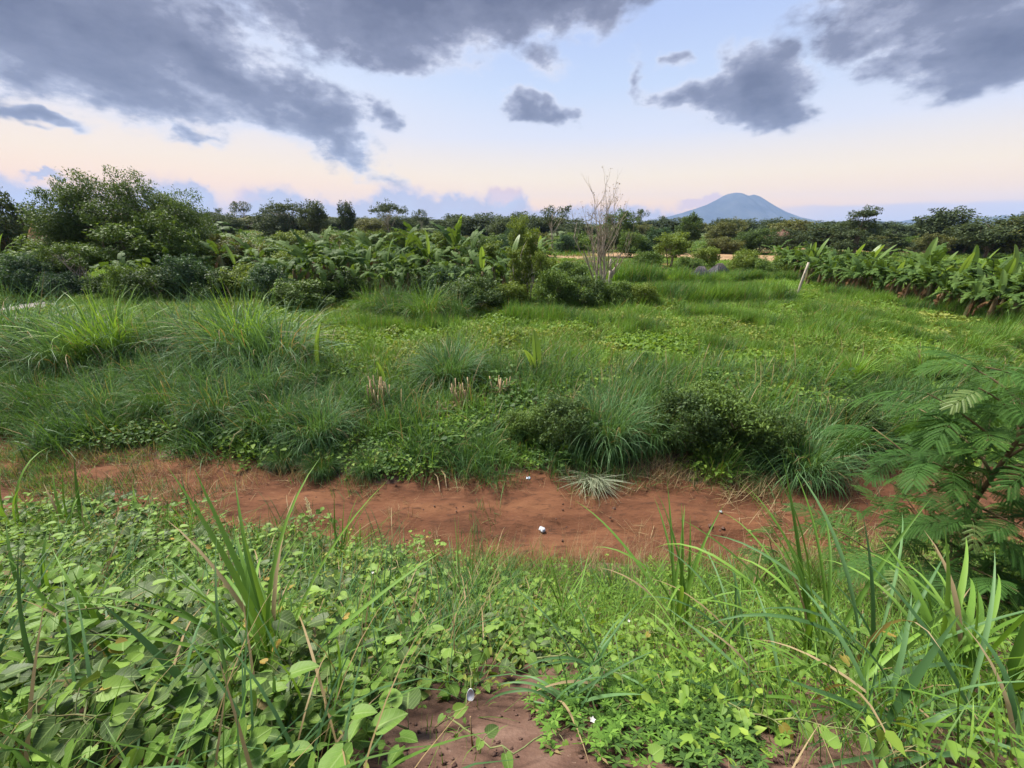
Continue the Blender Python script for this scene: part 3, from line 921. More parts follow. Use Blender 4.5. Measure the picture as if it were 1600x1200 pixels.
def banana(rng, loc, H, label, group, n_leaf=8, n_dead=2, young=1, stem=True, dead_ok=True):
    """a banana plant about H tall"""
    k = H / 2.55
    t = thing('banana_plant', label, 'banana plant', loc, rng.uniform(0, 6.28), k, group)
    top = 1.5
    if stem:
        obj('stem', BS_MESH[int(rng.integers(2))], t)
    else:
        top = 0.1
    a0 = rng.uniform(0, 6.28)
    for i in range(n_leaf):
        a = a0 + i * 2.4 + rng.normal(0, 0.2)
        me = BL_MESH[int(rng.integers(4))]
        s = rng.uniform(0.75, 1.1)
        obj('leaf', me, t, (0.03 * math.cos(a), 0.03 * math.sin(a), top - 0.12 * (i / n_leaf)), (rng.normal(0, 0.12), rng.normal(0.1, 0.16) + 0.35 * (i / n_leaf), a), s)
    for i in range(young):
        a = rng.uniform(0, 6.28)
        obj('leaf', BY_MESH[int(rng.integers(2))], t, (0, 0, top), (0, rng.normal(-0.02, 0.1), a), rng.uniform(0.85, 1.15))
    for i in range(n_dead):
        a = rng.uniform(0, 6.28)
        obj('dead_leaf', BD_MESH[int(rng.integers(2))], t, (0.08 * math.cos(a), 0.08 * math.sin(a), top - 0.1), (0, rng.uniform(0.3, 0.9), a), rng.uniform(0.75, 1.05))
    return t

# ------------------------------------------------------------------ tall grass clumps (one plant each)
def clump_mesh(seed, n, L, W, spread, mat, th=0.35, bend=1.5, seg=7, up=0.0, power=1.5):
    rng = np.random.default_rng(seed)
    a = rng.uniform(0, 2 * np.pi, n); r = spread * np.sqrt(rng.uniform(0, 1, n))
    b = np.stack([r * np.cos(a), r * np.sin(a), np.full(n, -0.05) + up * rng.uniform(0, 1, n)], 1)
    phi = a + rng.normal(0, 1.0, n)
    th0 = np.abs(rng.normal(th * 0.6, th * 0.75, n)) + 0.25 * r / max(spread, 1e-3)
    V, F = blades(rng, b, phi, th0, np.abs(rng.normal(bend, bend * 0.55, n)), L * rng.uniform(0.4, 1.15, n), W * rng.uniform(0.6, 1.3, n), seg, power=power)
    return mesh_np('grass_clump', V, F, mat)
# ================================================================== beyond the track
rng = np.random.default_rng(77)
def ordn(n):
    return '%d%s' % (n, 'th' if 10 <= n % 100 <= 20 else {1: 'st', 2: 'nd', 3: 'rd'}.get(n % 10, 'th'))

# ------------------------------------------------------------------ tree prototypes (trunk mesh, crown mesh, height, half width)
PROTO = {}
def proto(key, mat, bark=None, **kw):
    T, C = gen_tree(**kw)
    PROTO[key] = (T.mesh('trunk', bark or bark_mat, smooth=True), C.mesh('crown', LM[mat]), kw['H'], kw['rx'])

proto('spreading', 'dark', seed=1, H=8.0, rx=6.2, crown_lo=0.9, n_clump=95, per=760, leaf=0.17, trunk_r=0.22, clump_r=1.2, stems=2, ry=5.0, flat=0.72)
proto('round', 'far', seed=2, H=9.0, rx=3.6, crown_lo=2.0, n_clump=34, per=150, leaf=0.42, trunk_r=0.22, clump_r=1.25)
proto('round_b', 'far', seed=3, H=8.0, rx=4.4, crown_lo=1.2, n_clump=36, per=150, leaf=0.42, trunk_r=0.22, clump_r=1.4)
proto('olive', 'olive', seed=4, H=8.0, rx=4.0, crown_lo=1.4, n_clump=34, per=150, leaf=0.40, trunk_r=0.2, clump_r=1.3, stems=2)
proto('umbrella', 'far', seed=5, H=10.0, rx=4.8, crown_lo=4.5, n_clump=22, per=110, leaf=0.38, trunk_r=0.2, clump_r=1.2, shape='umbrella', flat=0.4, bark=pale_bark_mat)
proto('tiers', 'far', seed=6, H=9.0, rx=4.6, crown_lo=1.6, n_clump=34, per=140, leaf=0.40, trunk_r=0.25, clump_r=1.2, shape='tiers', flat=0.42)
proto('airy', 'far', seed=7, H=9.0, rx=3.4, crown_lo=4.2, n_clump=15, per=90, leaf=0.36, trunk_r=0.2, clump_r=0.95, stems=1, flat=0.7, bark=pale_bark_mat)
proto('dome', 'dark', seed=8, H=7.5, rx=3.2, crown_lo=1.0, n_clump=40, per=170, leaf=0.34, trunk_r=0.2, clump_r=1.05)
proto('palm_like', 'far', seed=9, H=9.0, rx=1.6, crown_lo=6.6, n_clump=8, per=70, leaf=0.55, trunk_r=0.12, clump_r=0.8, aspect=0.16)
proto('green_tree', 'mid', seed=10, H=6.0, rx=2.8, crown_lo=0.8, n_clump=30, per=260, leaf=0.22, trunk_r=0.12, clump_r=0.85, stems=3)
proto('light_tree', 'light', seed=11, H=5.0, rx=1.8, crown_lo=1.0, n_clump=22, per=210, leaf=0.19, trunk_r=0.08, clump_r=0.62, stems=3)
proto('bush_dark', 'dark', seed=12, H=3.0, rx=2.0, crown_lo=0.0, n_clump=30, per=270, leaf=0.17, trunk_r=0.06, clump_r=0.66, stems=4)
proto('bush_dark_b', 'bluish', seed=13, H=3.0, rx=2.1, crown_lo=0.0, n_clump=30, per=270, leaf=0.17, trunk_r=0.06, clump_r=0.66, stems=4)
proto('bush_mid', 'mid', seed=14, H=3.0, rx=2.0, crown_lo=0.0, n_clump=28, per=260, leaf=0.18, trunk_r=0.06, clump_r=0.66, stems=4)
proto('bush_light', 'light', seed=15, H=2.6, rx=1.7, crown_lo=0.1, n_clump=24, per=220, leaf=0.17, trunk_r=0.05, clump_r=0.58, stems=4)
proto('bush_olive', 'olive', seed=16, H=3.0, rx=2.2, crown_lo=0.0, n_clump=28, per=240, leaf=0.19, trunk_r=0.06, clump_r=0.7, stems=4)
proto('column', 'light', seed=17, H=5.0, rx=0.75, crown_lo=0.6, n_clump=20, per=150, leaf=0.17, trunk_r=0.07, clump_r=0.42, shape='column', stems=3, bark=pale_bark_mat)
proto('young_tree', 'mid', seed=18, H=4.4, rx=2.3, crown_lo=2.3, n_clump=18, per=220, leaf=0.17, trunk_r=0.09, clump_r=0.7, stems=4, flat=0.5, bark=pale_bark_mat)

def put(key, name, cat, u, d, vtop, hw, label, group=None, base_v=None, rz=None, lean=None):
    """stand a plant at photo column u, distance d (or on the ground seen at row base_v), reaching row vtop"""
    if base_v is not None:
        loc = on_ground(u, base_v)
    else:
        p = at_y(u, vtop, d)
        loc = Vector((p.x, d, gz(p.x, d)))
    H = max(at_y(u, vtop, loc.y).z - loc.z, 0.3)
    tm, cm, PH, PR = PROTO[key]
    depth = loc.y * math.cos(PITCH) + (CAM_Z - loc.z) * math.sin(PITCH)
    sxy = hw / F_PX * depth / PR if hw else H / PH
    t = thing(name, label, cat, (loc.x, loc.y, loc.z), rng.uniform(0, 6.28) if rz is None else rz, 1.0, group)
    t.scale = (sxy, sxy, H / PH)
    obj('trunk' if 'tree' in name else 'stem', tm, t)
    obj('crown' if 'tree' in name else 'foliage', cm, t)
    return t

# ------------------------------------------------------------------ trees one can tell apart
GT = 'trees standing out of the far treeline'
put('spreading', 'broadleaf_tree', 'tree', 178, 33, 272, 106, 'wide dark green broadleaf tree, the largest in the scene', rz=0.6)
put('green_tree', 'broadleaf_tree', 'tree', 248, 31, 318, 50, 'lower round tree merged into the lower right flank of the largest tree', rz=2.0)
put('round_b', 'broadleaf_tree', 'tree', -22, 36, 298, 46, 'dark tree cut by the photo edge beside the largest tree')
put('green_tree', 'broadleaf_tree', 'tree', 175, 29.5, 338, 70, 'lighter green tree in front of the largest tree', rz=4.0)
put('green_tree', 'broadleaf_tree', 'tree', 70, 30, 362, 60, 'middling tree in front of the shaded left flank of the largest tree', rz=1.0)
put('young_tree', 'young_tree', 'tree', 140, 0, 378, 40, 'young feathery tree on several pale slanting trunks below the largest tree', base_v=462, rz=0.4)
put('light_tree', 'young_tree', 'tree', 460, 0, 358, 30, 'small round light green tree in front of the terraced field', base_v=408)
put('umbrella', 'shade_tree', 'tree', 445, 88, 313, 36, 'flat-topped tree beside a bushier one above the terraced field', GT)
put('round', 'shade_tree', 'tree', 487, 84, 314, 24, 'tall tree with pale bare trunks right of the flat-topped one', GT)
put('round_b', 'shade_tree', 'tree', 425, 92, 328, 34, 'bushy tree at the foot of the flat-topped tree over the terraces', GT)
put('round', 'shade_tree', 'tree', 538, 96, 315, 15, 'narrow tree with a round head and thin trunk against the cloud bank', GT)
put('umbrella', 'shade_tree', 'tree', 604, 100, 314, 30, 'open umbrella-shaped tree under the tallest low cloud', GT)
put('airy', 'shade_tree', 'tree', 655, 112, 322, 13, 'small airy tree right of the umbrella-shaped tree', GT)
put('light_tree', 'shade_tree', 'tree', 812, 46, 333, 20, 'yellowish slender tree above the vine-hung shoots', GT)
put('airy', 'shade_tree', 'tree', 868, 76, 314, 26, 'tall tree with open clumped crown left of the bare tree', GT)
put('dome', 'shade_tree', 'tree', 968, 74, 326, 28, 'smooth dome-shaped tree directly behind the bare tree', GT)
put('dome', 'shade_tree', 'tree', 1081, 70, 331, 21, 'round-headed tree at the foot of the volcano', GT)
put('tiers', 'shade_tree', 'tree', 1357, 58, 322, 40, 'tall tree with layered branches right of the red roof', GT)
put('tiers', 'shade_tree', 'tree', 1300, 64, 346, 66, 'broad low tree spreading left of the layered one', GT)
put('tiers', 'shade_tree', 'tree', 1400, 60, 362, 36, 'low spreading tree at the right foot of the layered one', GT)
put('round', 'shade_tree', 'tree', 1490, 66, 325, 40, 'large grey-green round tree standing alone against the hills', GT)
put('round_b', 'shade_tree', 'tree', 1566, 56, 337, 54, 'broad dark tree with two pale trunks near the right edge', GT)
put('olive', 'shade_tree', 'tree', 1620, 54, 336, 46, 'dark tree cut by the right edge of the photo', GT)
put('round_b', 'shade_tree', 'tree', 1522, 62, 352, 34, 'dark bushy tree left of the two pale trunks', GT)
put('round', 'shade_tree', 'tree', 1125, 92, 342, 16, 'first of two tall twin trees below the volcano, nearer the round-headed one', GT)
put('round', 'shade_tree', 'tree', 1142, 94, 343, 15, 'second of two tall twin trees below the volcano', GT)
put('olive', 'shade_tree', 'tree', 1243, 105, 343, 38, 'grey-green tree behind the red tiled roof', GT)
put('light_tree', 'young_tree', 'tree', 1046, 0, 360, 30, 'bright green slender tree between the bare tree and the small hut', base_v=418)

for i, u in enumerate(range(560, 696, 17)):
    put('bush_light', 'hedge_shrub', 'shrub', u, 62, 358 + (i % 2), 13, 'light green shrub of the clipped crop row before the far trees, %s from the left' % ordn(i + 1), 'clipped crop row')
# treeline: every tree along the skyline
k = 0
for u in range(-70, 1680, 26):
    k += 1
    uu = u + rng.uniform(-9, 9)
    d = rng.uniform(85, 150)
    vt = (338 if u < 850 else 345) + 3 * math.sin(u * 0.021) + rng.uniform(-5, 5) + (-4 if 280 < u < 420 else 0) + (6 if u > 1380 else 0)
    key = ['round', 'round_b', 'olive', 'round_b', 'tiers', 'round'][int(rng.integers(6))]
    put(key, 'skyline_tree', 'tree', uu, d, vt, rng.uniform(22, 36) * (1.25 if u < 850 else 1.0), 'dark tree in the far treeline along the skyline, %s counted from the left edge' % ordn(k), 'skyline trees')
k = 0
for u in range(300, 1640, 36):
    k += 1
    d = rng.uniform(58, 74)
    key = ['bush_dark', 'bush_olive', 'round_b', 'bush_mid', 'bush_dark_b'][int(rng.integers(5))]
    if 370 < u < 450 or 1080 < u < 1110: continue
    put(key, 'hedgerow_bush', 'bush', u + rng.uniform(-10, 10), d, 362 + rng.uniform(-8, 8) + (6 if u > 1380 else 0), rng.uniform(20, 34), 'bush of the hedgerow in front of the far treeline, %s from the left' % ordn(k), 'hedgerow bushes')
for i, (u, vt) in enumerate([(372, 310), (340, 324), (700, 336), (716, 334), (745, 332), (1036, 336), (1064, 338), (1000, 322)]):
    put('palm_like' if i not in (0, 7) else 'airy', 'slim_tree', 'tree', u, 135 + i * 3, vt, 6 if i not in (0, 7) else 16, 'thin spindly tree poking above the far treeline, %s from the left' % ordn([2, 1, 3, 4, 5, 7, 8, 6][i]), 'spindly skyline trees')

# ------------------------------------------------------------------ thicket bushes in front of the banana stand
rowA = [(12, 462, 398, 46, 'bush_dark'), (62, 465, 400, 44, 'bush_dark_b'), (108, 469, 428, 34, 'bush_dark_b'), (185, 468, 425, 30, 'bush_dark'), (222, 473, 408, 34, 'bush_mid'), (258, 475, 414, 42, 'bush_dark'), (302, 475, 404, 42, 'bush_dark_b'),
        (346, 474, 420, 40, 'bush_dark'), (392, 470, 410, 36, 'bush_light'), (432, 477, 417, 40, 'bush_dark_b'), (482, 481, 430, 50, 'bush_mid'), (536, 470, 422, 40, 'bush_dark'), (592, 462, 428, 38, 'bush_mid'), (640, 460, 424, 36, 'bush_dark'),
        (700, 472, 420, 44, 'bush_dark_b'), (744, 486, 430, 48, 'bush_dark'), (796, 482, 438, 32, 'bush_light'), (868, 482, 414, 34, 'bush_mid'), (906, 482, 428, 38, 'bush_dark'), (962, 480, 432, 30, 'bush_mid'), (1002, 480, 440, 26, 'bush_light')]
for i, (u, vb, vt, hw, key) in enumerate(rowA):
    put(key, 'thicket_bush', 'bush', u, 0, vt, hw, '%s bush in the front row of the thicket, %s from the left edge' % ({'bush_dark': 'dark green', 'bush_dark_b': 'deep bluish green', 'bush_mid': 'mid green', 'bush_light': 'yellowish green'}[key], ordn(i + 1)), 'front row of the thicket', base_v=vb)
rowB = [(322, 440, 385, 42, 'bush_mid'), (372, 436, 374, 46, 'bush_olive'), (424, 428, 382, 40, 'bush_mid'), (300, 450, 392, 36, 'bush_mid'), (470, 440, 396, 36, 'bush_light'), (540, 432, 388, 30, 'bush_mid'), (665, 432, 384, 28, 'bush_mid'), (752, 430, 378, 26, 'bush_dark'), (785, 440, 392, 26, 'bush_mid'),
        (845, 450, 398, 26, 'bush_light'), (890, 440, 405, 30, 'bush_mid'), (1010, 425, 388, 24, 'bush_mid'), (1078, 428, 398, 24, 'bush_mid'), (1100, 418, 384, 22, 'bush_light'), (1158, 432, 388, 24, 'bush_light'), (1190, 434, 400, 26, 'bush_mid'), (1226, 430, 398, 24, 'bush_light'), (1262, 436, 392, 22, 'bush_light'), (715, 425, 372, 24, 'bush_mid'), (600, 425, 386, 26, 'bush_mid')]
rowB = [(u, vb, vt - (8 if 300 < u < 860 else 0), hw, key) for (u, vb, vt, hw, key) in rowB]
rowB.sort()
for i, (u, vb, vt, hw, key) in enumerate(rowB):
    put(key, 'shrub', 'shrub', u, 0, vt, hw, '%s shrub among the banana plants and grass farther back, %s from the left' % ({'bush_dark': 'dark green', 'bush_olive': 'olive', 'bush_mid': 'mid green', 'bush_light': 'light green'}[key], ordn(i + 1)), 'shrubs in the middle distance', base_v=vb)
for (u, vb, vt, hw, lab) in [(765, 458, 368, 17, 'upright leafy column of young shoots left of the vine-hung poles'), (824, 474, 345, 14, 'tallest upright row of pale shoots hung with climbing vines'), (806, 476, 378, 12, 'short column of shoots at the left foot of the tallest vine-hung one'), (845, 478, 385, 10, 'thin leafy shoots at the right foot of the tallest vine-hung column'), (698, 436, 358, 13, 'dark leafy column rising above the banana leaves')]:
    put('column', 'leafy_sapling', 'sapling', u, 0, vt, hw, lab, base_v=vb)

# ------------------------------------------------------------------ the bare tree
grey_bark_mat = solid_mat('grey_bark', [(0.22, 0.175, 0.13), (0.33, 0.275, 0.21), (0.42, 0.36, 0.29)], scale=7, bump=0.01, stretch=(1, 1, 0.3))
def bare_tree(seed, H, spread, stems, mat, twigs=2, name='bare'):
    r_ = np.random.default_rng(seed)
    T, Lf = MB(), MB()
    def grow(a, d, L, rad, lev):
        n = 6
        pts = [np.array(a)]
        dd = unit(d)
        for i in range(n - 1):
            dd = unit(dd + r_.normal(0, 0.10, 3) + np.array([0, 0, 0.06]))
            pts.append(pts[-1] + dd * L / (n - 1))
        T.tube(pts, np.linspace(rad, rad * 0.5, n), 6 if lev < 1 else 4, cap=False)
        if lev >= 4 or (lev == 3 and r_.random() < 0.35):
            if r_.random() < 0.5:
                V, F = clump_leaves(r_, pts[-1], 0.10, 3, 0.10)
                Lf.add(V, F)
            return
        for k in range(int(r_.integers(2, 4)) + (1 if lev == 1 else 0)):
            i = int(r_.integers(2, n))
            nd = unit(dd + r_.normal(0, 0.42, 3) + np.array([0, 0, 0.25]))
            grow(pts[i], nd, L * r_.uniform(0.45, 0.72), rad * 0.5, lev + 1)
    for s in range(stems):
        a = s * 2 * math.pi / stems + r_.uniform(0, 0.8)
        grow((0.10 * math.cos(a), 0.10 * math.sin(a), -0.1), np.array([math.cos(a) * spread, math.sin(a) * spread, 1.0]), H * 0.55, 0.085, 0)
    T.tube([(0, 0, -0.2), (0, 0, 0.3), (0.02, 0, 0.8)], [0.2, 0.16, 0.10], 8)
    return T, Lf
bt = on_ground(934, 462)
bh = at_y(934, 302, bt.y).z
T, Lf = bare_tree(5, 7.2, 0.20, 6, pale_bark_mat)
t = thing('bare_tree', 'almost leafless pale tree with several thin upright stems', 'tree', bt, 0.4, bh / 7.4)
obj('trunk', T.mesh('trunk', grey_bark_mat, smooth=True), t); obj('crown', Lf.mesh('crown', LM['russet']), t)
T, Lf = bare_tree(9, 6.0, 0.25, 3, pale_bark_mat)
bt2 = on_ground(945, 452)
t = thing('bare_tree', 'lower leafless tree with spreading twigs just right of the tall bare one', 'tree', bt2, 1.9, (at_y(945, 335, bt2.y).z - bt2.z) / 6.0)
obj('trunk', T.mesh('trunk', grey_bark_mat, smooth=True), t); obj('crown', Lf.mesh('crown', LM['light']), t)
# forked stump beside it
st = on_ground(951, 452)
m = MB().tube([(0, 0, -0.1), (0.02, 0, 0.5), (0.05, 0, 1.0), (0.02, 0, 1.3)], [0.17, 0.15, 0.13, 0.12], 8).tube([(0.04, 0, 0.95), (0.25, 0, 1.35), (0.55, 0.05, 1.75)], [0.09, 0.075, 0.06], 7).tube([(0.02, 0, 1.2), (-0.06, 0, 1.7), (-0.02, 0, 2.1)], [0.10, 0.08, 0.07], 7)
tag(obj('tree_stump', m.mesh('tree_stump', pale_bark_mat, smooth=True), None, st, (0, 0, 0.1)), 'forked lopped trunk standing right of the bare tree', 'stump')

# ------------------------------------------------------------------ banana plants of the middle ground
midb = [(208, 468, 388, 6), (284, 452, 386, 7), (336, 428, 336, 9), (312, 432, 352, 7), (378, 458, 398, 6), (432, 456, 398, 7), (502, 470, 372, 9), (520, 448, 366, 9), (548, 452, 378, 8), (566, 438, 364, 9), (592, 450, 362, 9), (612, 464, 386, 8), (636, 442, 364, 9), (655, 430, 354, 9),
        (672, 448, 378, 9), (690, 462, 398, 8), (716, 436, 360, 9), (738, 442, 370, 9), (772, 458, 394, 8), (800, 448, 386, 8), (822, 474, 422, 7), (836, 436, 374, 8), (602, 474, 412, 7), (640, 468, 404, 8), (986, 474, 434, 7), (1002, 430, 396, 7), (1024, 425, 384, 8), (20, 445, 370, 7), (45, 430, 350, 6)]
midb += [(470, 470, 392, 7), (485, 452, 374, 7), (534, 470, 388, 8), (580, 466, 396, 8), (625, 474, 402, 8), (660, 468, 398, 8), (705, 474, 408, 7), (726, 458, 388, 8), (755, 470, 398, 7), (788, 470, 404, 8), (850, 466, 410, 6), (410, 446, 380, 6), (356, 446, 372, 6), (240, 462, 392, 5)]
midb = [(u, vb, vt - (9 if 300 < u < 860 else 0), n) for (u, vb, vt, n) in midb]
midb += [(u, 424, 372 + (i * 7) % 11, 6) for i, u in enumerate(range(400, 860, 34))]
midb.sort()
for i, (u, vb, vt, nl) in enumerate(midb):
    L = on_ground(u, vb)
    banana(rng, L, max(at_y(u, vt, L.y).z - L.z, 0.8) * 0.92, 'banana plant in the thicket of the middle distance, %s from the left edge' % ordn(i + 1), 'banana plants in the thicket', nl, int(rng.integers(0, 2)), 1 if i % 4 == 0 else 0, stem=(vb - vt) > 45)
# ------------------------------------------------------------------ banana plantation
A_, B_ = on_ground(1285, 452), on_ground(1600, 522)
n_front = 11
back = Vector((0.35, 1.0, 0)).normalized()
rown = ['front', 'second', 'third', 'fourth', 'fifth', 'sixth']
for r_i in range(6):
    n_r = n_front + r_i * 2
    for j in range(n_r):
        f = (j + 0.3 * (r_i % 2)) / (n_front - 1)
        p = A_.lerp(B_, f) + back * (r_i * 2.1) + Vector((rng.normal(0, 0.3), rng.normal(0, 0.3), 0))
        if r_i > 0:
            p = p + (B_ - A_).normalized() * (-0.4 * r_i)
        p.z = gz(p.x, p.y)
        uu = 800 + F_PX * p.x / (p.y * math.cos(PITCH) + (CAM_Z - p.z) * math.sin(PITCH))
        if uu > 1680:
            continue
        banana(rng, p, rng.uniform(1.65, 2.3) * (1.0 + 0.06 * r_i), '%s banana plant counted from the leaning pole in the %s row of the plantation' % (ordn(j + 1), rown[r_i]), 'banana plantation', 9 if r_i < 2 else 6, (4 if r_i == 0 else 1 if r_i == 1 else 0), int(rng.random() < 0.45))
# banana saplings alone in the weeds
for (u, vb, vt, nl, ny, lab) in [(503, 592, 492, 2, 1, 'single upright bright banana leaf rising from low weeds beside the tall grass'), (600, 612, 556, 1, 1, 'small banana sucker behind the dry stubble'), (838, 590, 508, 3, 2, 'banana sucker with two pale upright leaves in the low green field'), (1218, 436, 404, 3, 0, 'thin young banana between the shrubs left of the plantation'), (1234, 438, 408, 3, 0, 'thin young banana closest to the leaning pole')]:
    L = on_ground(u, vb)
    H = at_y(u, vt, L.y).z - L.z
    t = thing('banana_sucker', lab, 'banana plant', L, rng.uniform(0, 6), 1.0)
    for i in range(ny):
        obj('leaf', BY_MESH[i % 2], t, (0, 0, 0), (0, -0.05 + 0.25 * i, 2.0 * i), H / 1.75 * (1 - 0.2 * i))
    for i in range(nl):
        obj('leaf', BL_MESH[i % 4], t, (0, 0, 0), (0, 0.2, 1.2 + i * 2.3), H / 2.6 * rng.uniform(0.7, 1.0))

# ------------------------------------------------------------------ pole, hut, houses, mound
L = on_ground(1243, 468)
m = MB().tube([(0, 0, -0.2), (0.05, 0, 0.6), (0.12, 0.02, 1.3), (0.20, 0.02, 2.05)], [0.075, 0.07, 0.065, 0.055], 9).tube([(0.13, 0.02, 1.35), (0.06, -0.08, 1.5)], [0.03, 0.025], 6)
tag(obj('wooden_pole', m.mesh('wooden_pole', pale_bark_mat, smooth=True), None, L, (0, 0, 0), (at_y(1250, 410, L.y).z - L.z) / 2.05), 'pale wooden pole leaning in the mown field before the plantation', 'pole')

tin_mat = solid_mat('weathered_sheet', [(0.05, 0.055, 0.065), (0.09, 0.095, 0.11), (0.16, 0.165, 0.185)], scale=3, rough=0.7, stretch=(1, 4, 1))
wood_mat = solid_mat('old_wood', [(0.07, 0.055, 0.045), (0.14, 0.11, 0.085)], scale=8, stretch=(1, 1, 0.2))
tile_mat = solid_mat('clay_tile', [(0.11, 0.050, 0.038), (0.16, 0.075, 0.055), (0.20, 0.11, 0.085)], scale=3.0)
wall_mat = solid_mat('plastered_wall', [(0.42, 0.39, 0.35), (0.55, 0.52, 0.48)], scale=1.5)
for (u, vb, w, hr, lab) in [(1120, 440, 0.95, 1.0, 'low field hut with a steep weathered grey roof'), (1092, 441, 0.8, 0.75, 'smaller dark field shelter beside the grey-roofed hut')]:
    L = on_ground(u, vb)
    t = thing('field_hut', lab, 'hut', L, 0.35 if w > 0.9 else -0.3, 0.85)
    e = 0.75
    for sx_ in (-1, 1):
        for sy_ in (-1, 1):
            obj('post', MB().tube([(sx_ * w * 0.8, sy_ * w * 0.7, -0.1), (sx_ * w * 0.8, sy_ * w * 0.7, e + 0.1)], [0.05, 0.04], 6).mesh('post', wood_mat), t)
    c4 = [(-w, -w * 0.9), (w, -w * 0.9), (w, w * 0.9), (-w, w * 0.9)]
    ap = [(-0.25 * w, 0), (0.25 * w, 0)]
    slopes = [(c4[0], c4[1], ap[1], ap[0]), (c4[2], c4[3], ap[0], ap[1]), (c4[1], c4[2], ap[1], ap[1]), (c4[3], c4[0], ap[0], ap[0])]
    for (p0, p1, p2, p3) in slopes:
        q4 = [np.array((*p0, e)), np.array((*p1, e)), np.array((*p2, e + hr)), np.array((*p3, e + hr))]
        dn = np.array((0, 0, -0.05))
        if p2 == p3:
            V = [q4[0], q4[1], q4[2], q4[0] + dn, q4[1] + dn, q4[2] + dn]
            m = MB().add(V, [np.array([(0, 1, 2), (5, 4, 3)]), np.array([(0, 3, 4, 1)])])
        else:
            V = q4 + [v_ + dn for v_ in q4]
            m = MB().add(V, [np.array([(0, 1, 2, 3), (7, 6, 5, 4), (0, 4, 5, 1)])])
        sl = obj('roof_slope', m.mesh('roof_slope', tin_mat), t)
        for f in (0.15, 0.38, 0.62, 0.85):     # pale battens down each slope
            a0 = q4[0] + (q4[1] - q4[0]) * f; a1 = q4[3] + (q4[2] - q4[3]) * f
            obj('batten', MB().tube([a0 + np.array((0, 0, 0.02)), a0 + (a1 - a0) * 0.96 + np.array((0, 0, 0.02))], [0.022, 0.018], 5).mesh('batten', wood_mat), sl)
    obj('wall', MB().box((0, w * 0.6, 0.36), (w * 1.5, 0.05, 0.68)).mesh('wall', wood_mat), t)

def house(u, d, vroof, w, lab, depth=5.0, rz=0.1):
    p = at_y(u, vroof, d)
    z0 = gz(p.x, d)
    t = thing('house', lab, 'house', (p.x, d, z0), rz)
    ridge = p.z - z0; eave = ridge - 1.5
    obj('wall', MB().box((0, 0, eave / 2), (w, depth, eave)).mesh('wall', wall_mat), t)
    a, b, e = w / 2 + 0.5, depth / 2 + 0.5, eave - 0.1
    r = w / 2 - depth / 2 + 0.2
    V = [(-a, -b, e), (a, -b, e), (a, b, e), (-a, b, e), (-r, 0, ridge), (r, 0, ridge)]
    F4 = np.array([(0, 1, 5, 4), (2, 3, 4, 5)]); F3 = np.array([(1, 2, 5), (3, 0, 4)])
    rf_ = obj('roof', MB().add(V, [F4, F3]).mesh('roof', tile_mat), t)
    obj('ridge_cap', MB().tube([(-r, 0, ridge + 0.04), (r, 0, ridge + 0.04)], [0.14, 0.14], 6).mesh('ridge_cap', tile_mat), rf_)
    for s in (-1, 1):
        obj('window', MB().box((s * w * 0.25, -depth / 2 - 0.02, eave * 0.55), (1.0, 0.06, 1.1)).mesh('window', wood_mat), t)
    obj('door', MB().box((0, -depth / 2 - 0.02, 1.05), (0.95, 0.07, 2.1)).mesh('door', wood_mat), t)
house(1224, 90, 360, 5.0, 'house with a red tiled roof half hidden in the trees below the volcano')
house(1460, 64, 379, 3.0, 'red-brown roofed house behind the banana plantation', rz=-0.2)
house(1534, 78, 357, 4.0, 'orange-red roofed house peeking out between dark trees by the right edge', rz=0.3)
clay_mat = solid_mat('orange_clay', [(0.34, 0.16, 0.08), (0.46, 0.26, 0.15), (0.52, 0.34, 0.22)], scale=2.5, bump=0.05)
L = at_y(55, 352, 36); z0 = gz(L.x, 36)
th_ = np.linspace(0, 2 * np.pi, 24, endpoint=False); rr_ = np.linspace(0.02, 1, 9)
TH, RR = np.meshgrid(th_, rr_)
hm = (L.z - z0)
MZ_ = hm * (1 - RR ** 1.6) * (1 + 0.08 * np.sin(TH * 3 + RR * 5)) - 0.05
V = np.stack([RR * np.cos(TH) * 1.7 * (1 + 0.12 * np.sin(TH * 4)), RR * np.sin(TH) * 1.7, MZ_], -1).reshape(-1, 3)
ii, jj = np.meshgrid(np.arange(8), np.arange(24), indexing='ij')
Fm = np.stack([ii * 24 + jj, ii * 24 + (jj + 1) % 24, (ii + 1) * 24 + (jj + 1) % 24, (ii + 1) * 24 + jj], -1).reshape(-1, 4)
tag(obj('earth_mound', mesh_np('earth_mound', V, Fm, clay_mat, smooth=True), None, (L.x, 36, z0)), 'orange clay mound showing between the trees near the left edge', 'mound')

# pale gravel patch at the left, in front of the trees
gravel_mat = solid_mat('pale_gravel', [(0.12, 0.095, 0.08), (0.20, 0.175, 0.16), (0.28, 0.26, 0.245)], scale=3, bump=0.03)
c0 = on_ground(62, 477)
V, n_ = [], 26
for r_ in (0.0, 0.5, 1.0):
    for a in np.linspace(0, 2 * np.pi, n_, endpoint=False):
        q = 1 + 0.18 * math.sin(a * 3 + 1) + 0.1 * math.sin(a * 7)
        x, y = c0.x + r_ * q * 1.7 * math.cos(a), c0.y + r_ * q * 1.5 * math.sin(a)
        V.append((x, y, gz(x, y) + (0.07 if r_ < 0.9 else 0.004)))
ii, jj = np.meshgrid(np.arange(2), np.arange(n_), indexing='ij')
Fm = np.stack([ii * n_ + jj, ii * n_ + (jj + 1) % n_, (ii + 1) * n_ + (jj + 1) % n_, (ii + 1) * n_ + jj], -1).reshape(-1, 4)
tag(obj('gravel_patch', mesh_np('gravel_patch', V, Fm, gravel_mat, smooth=True)), 'pale gravel patch in front of the trees', kind='structure')

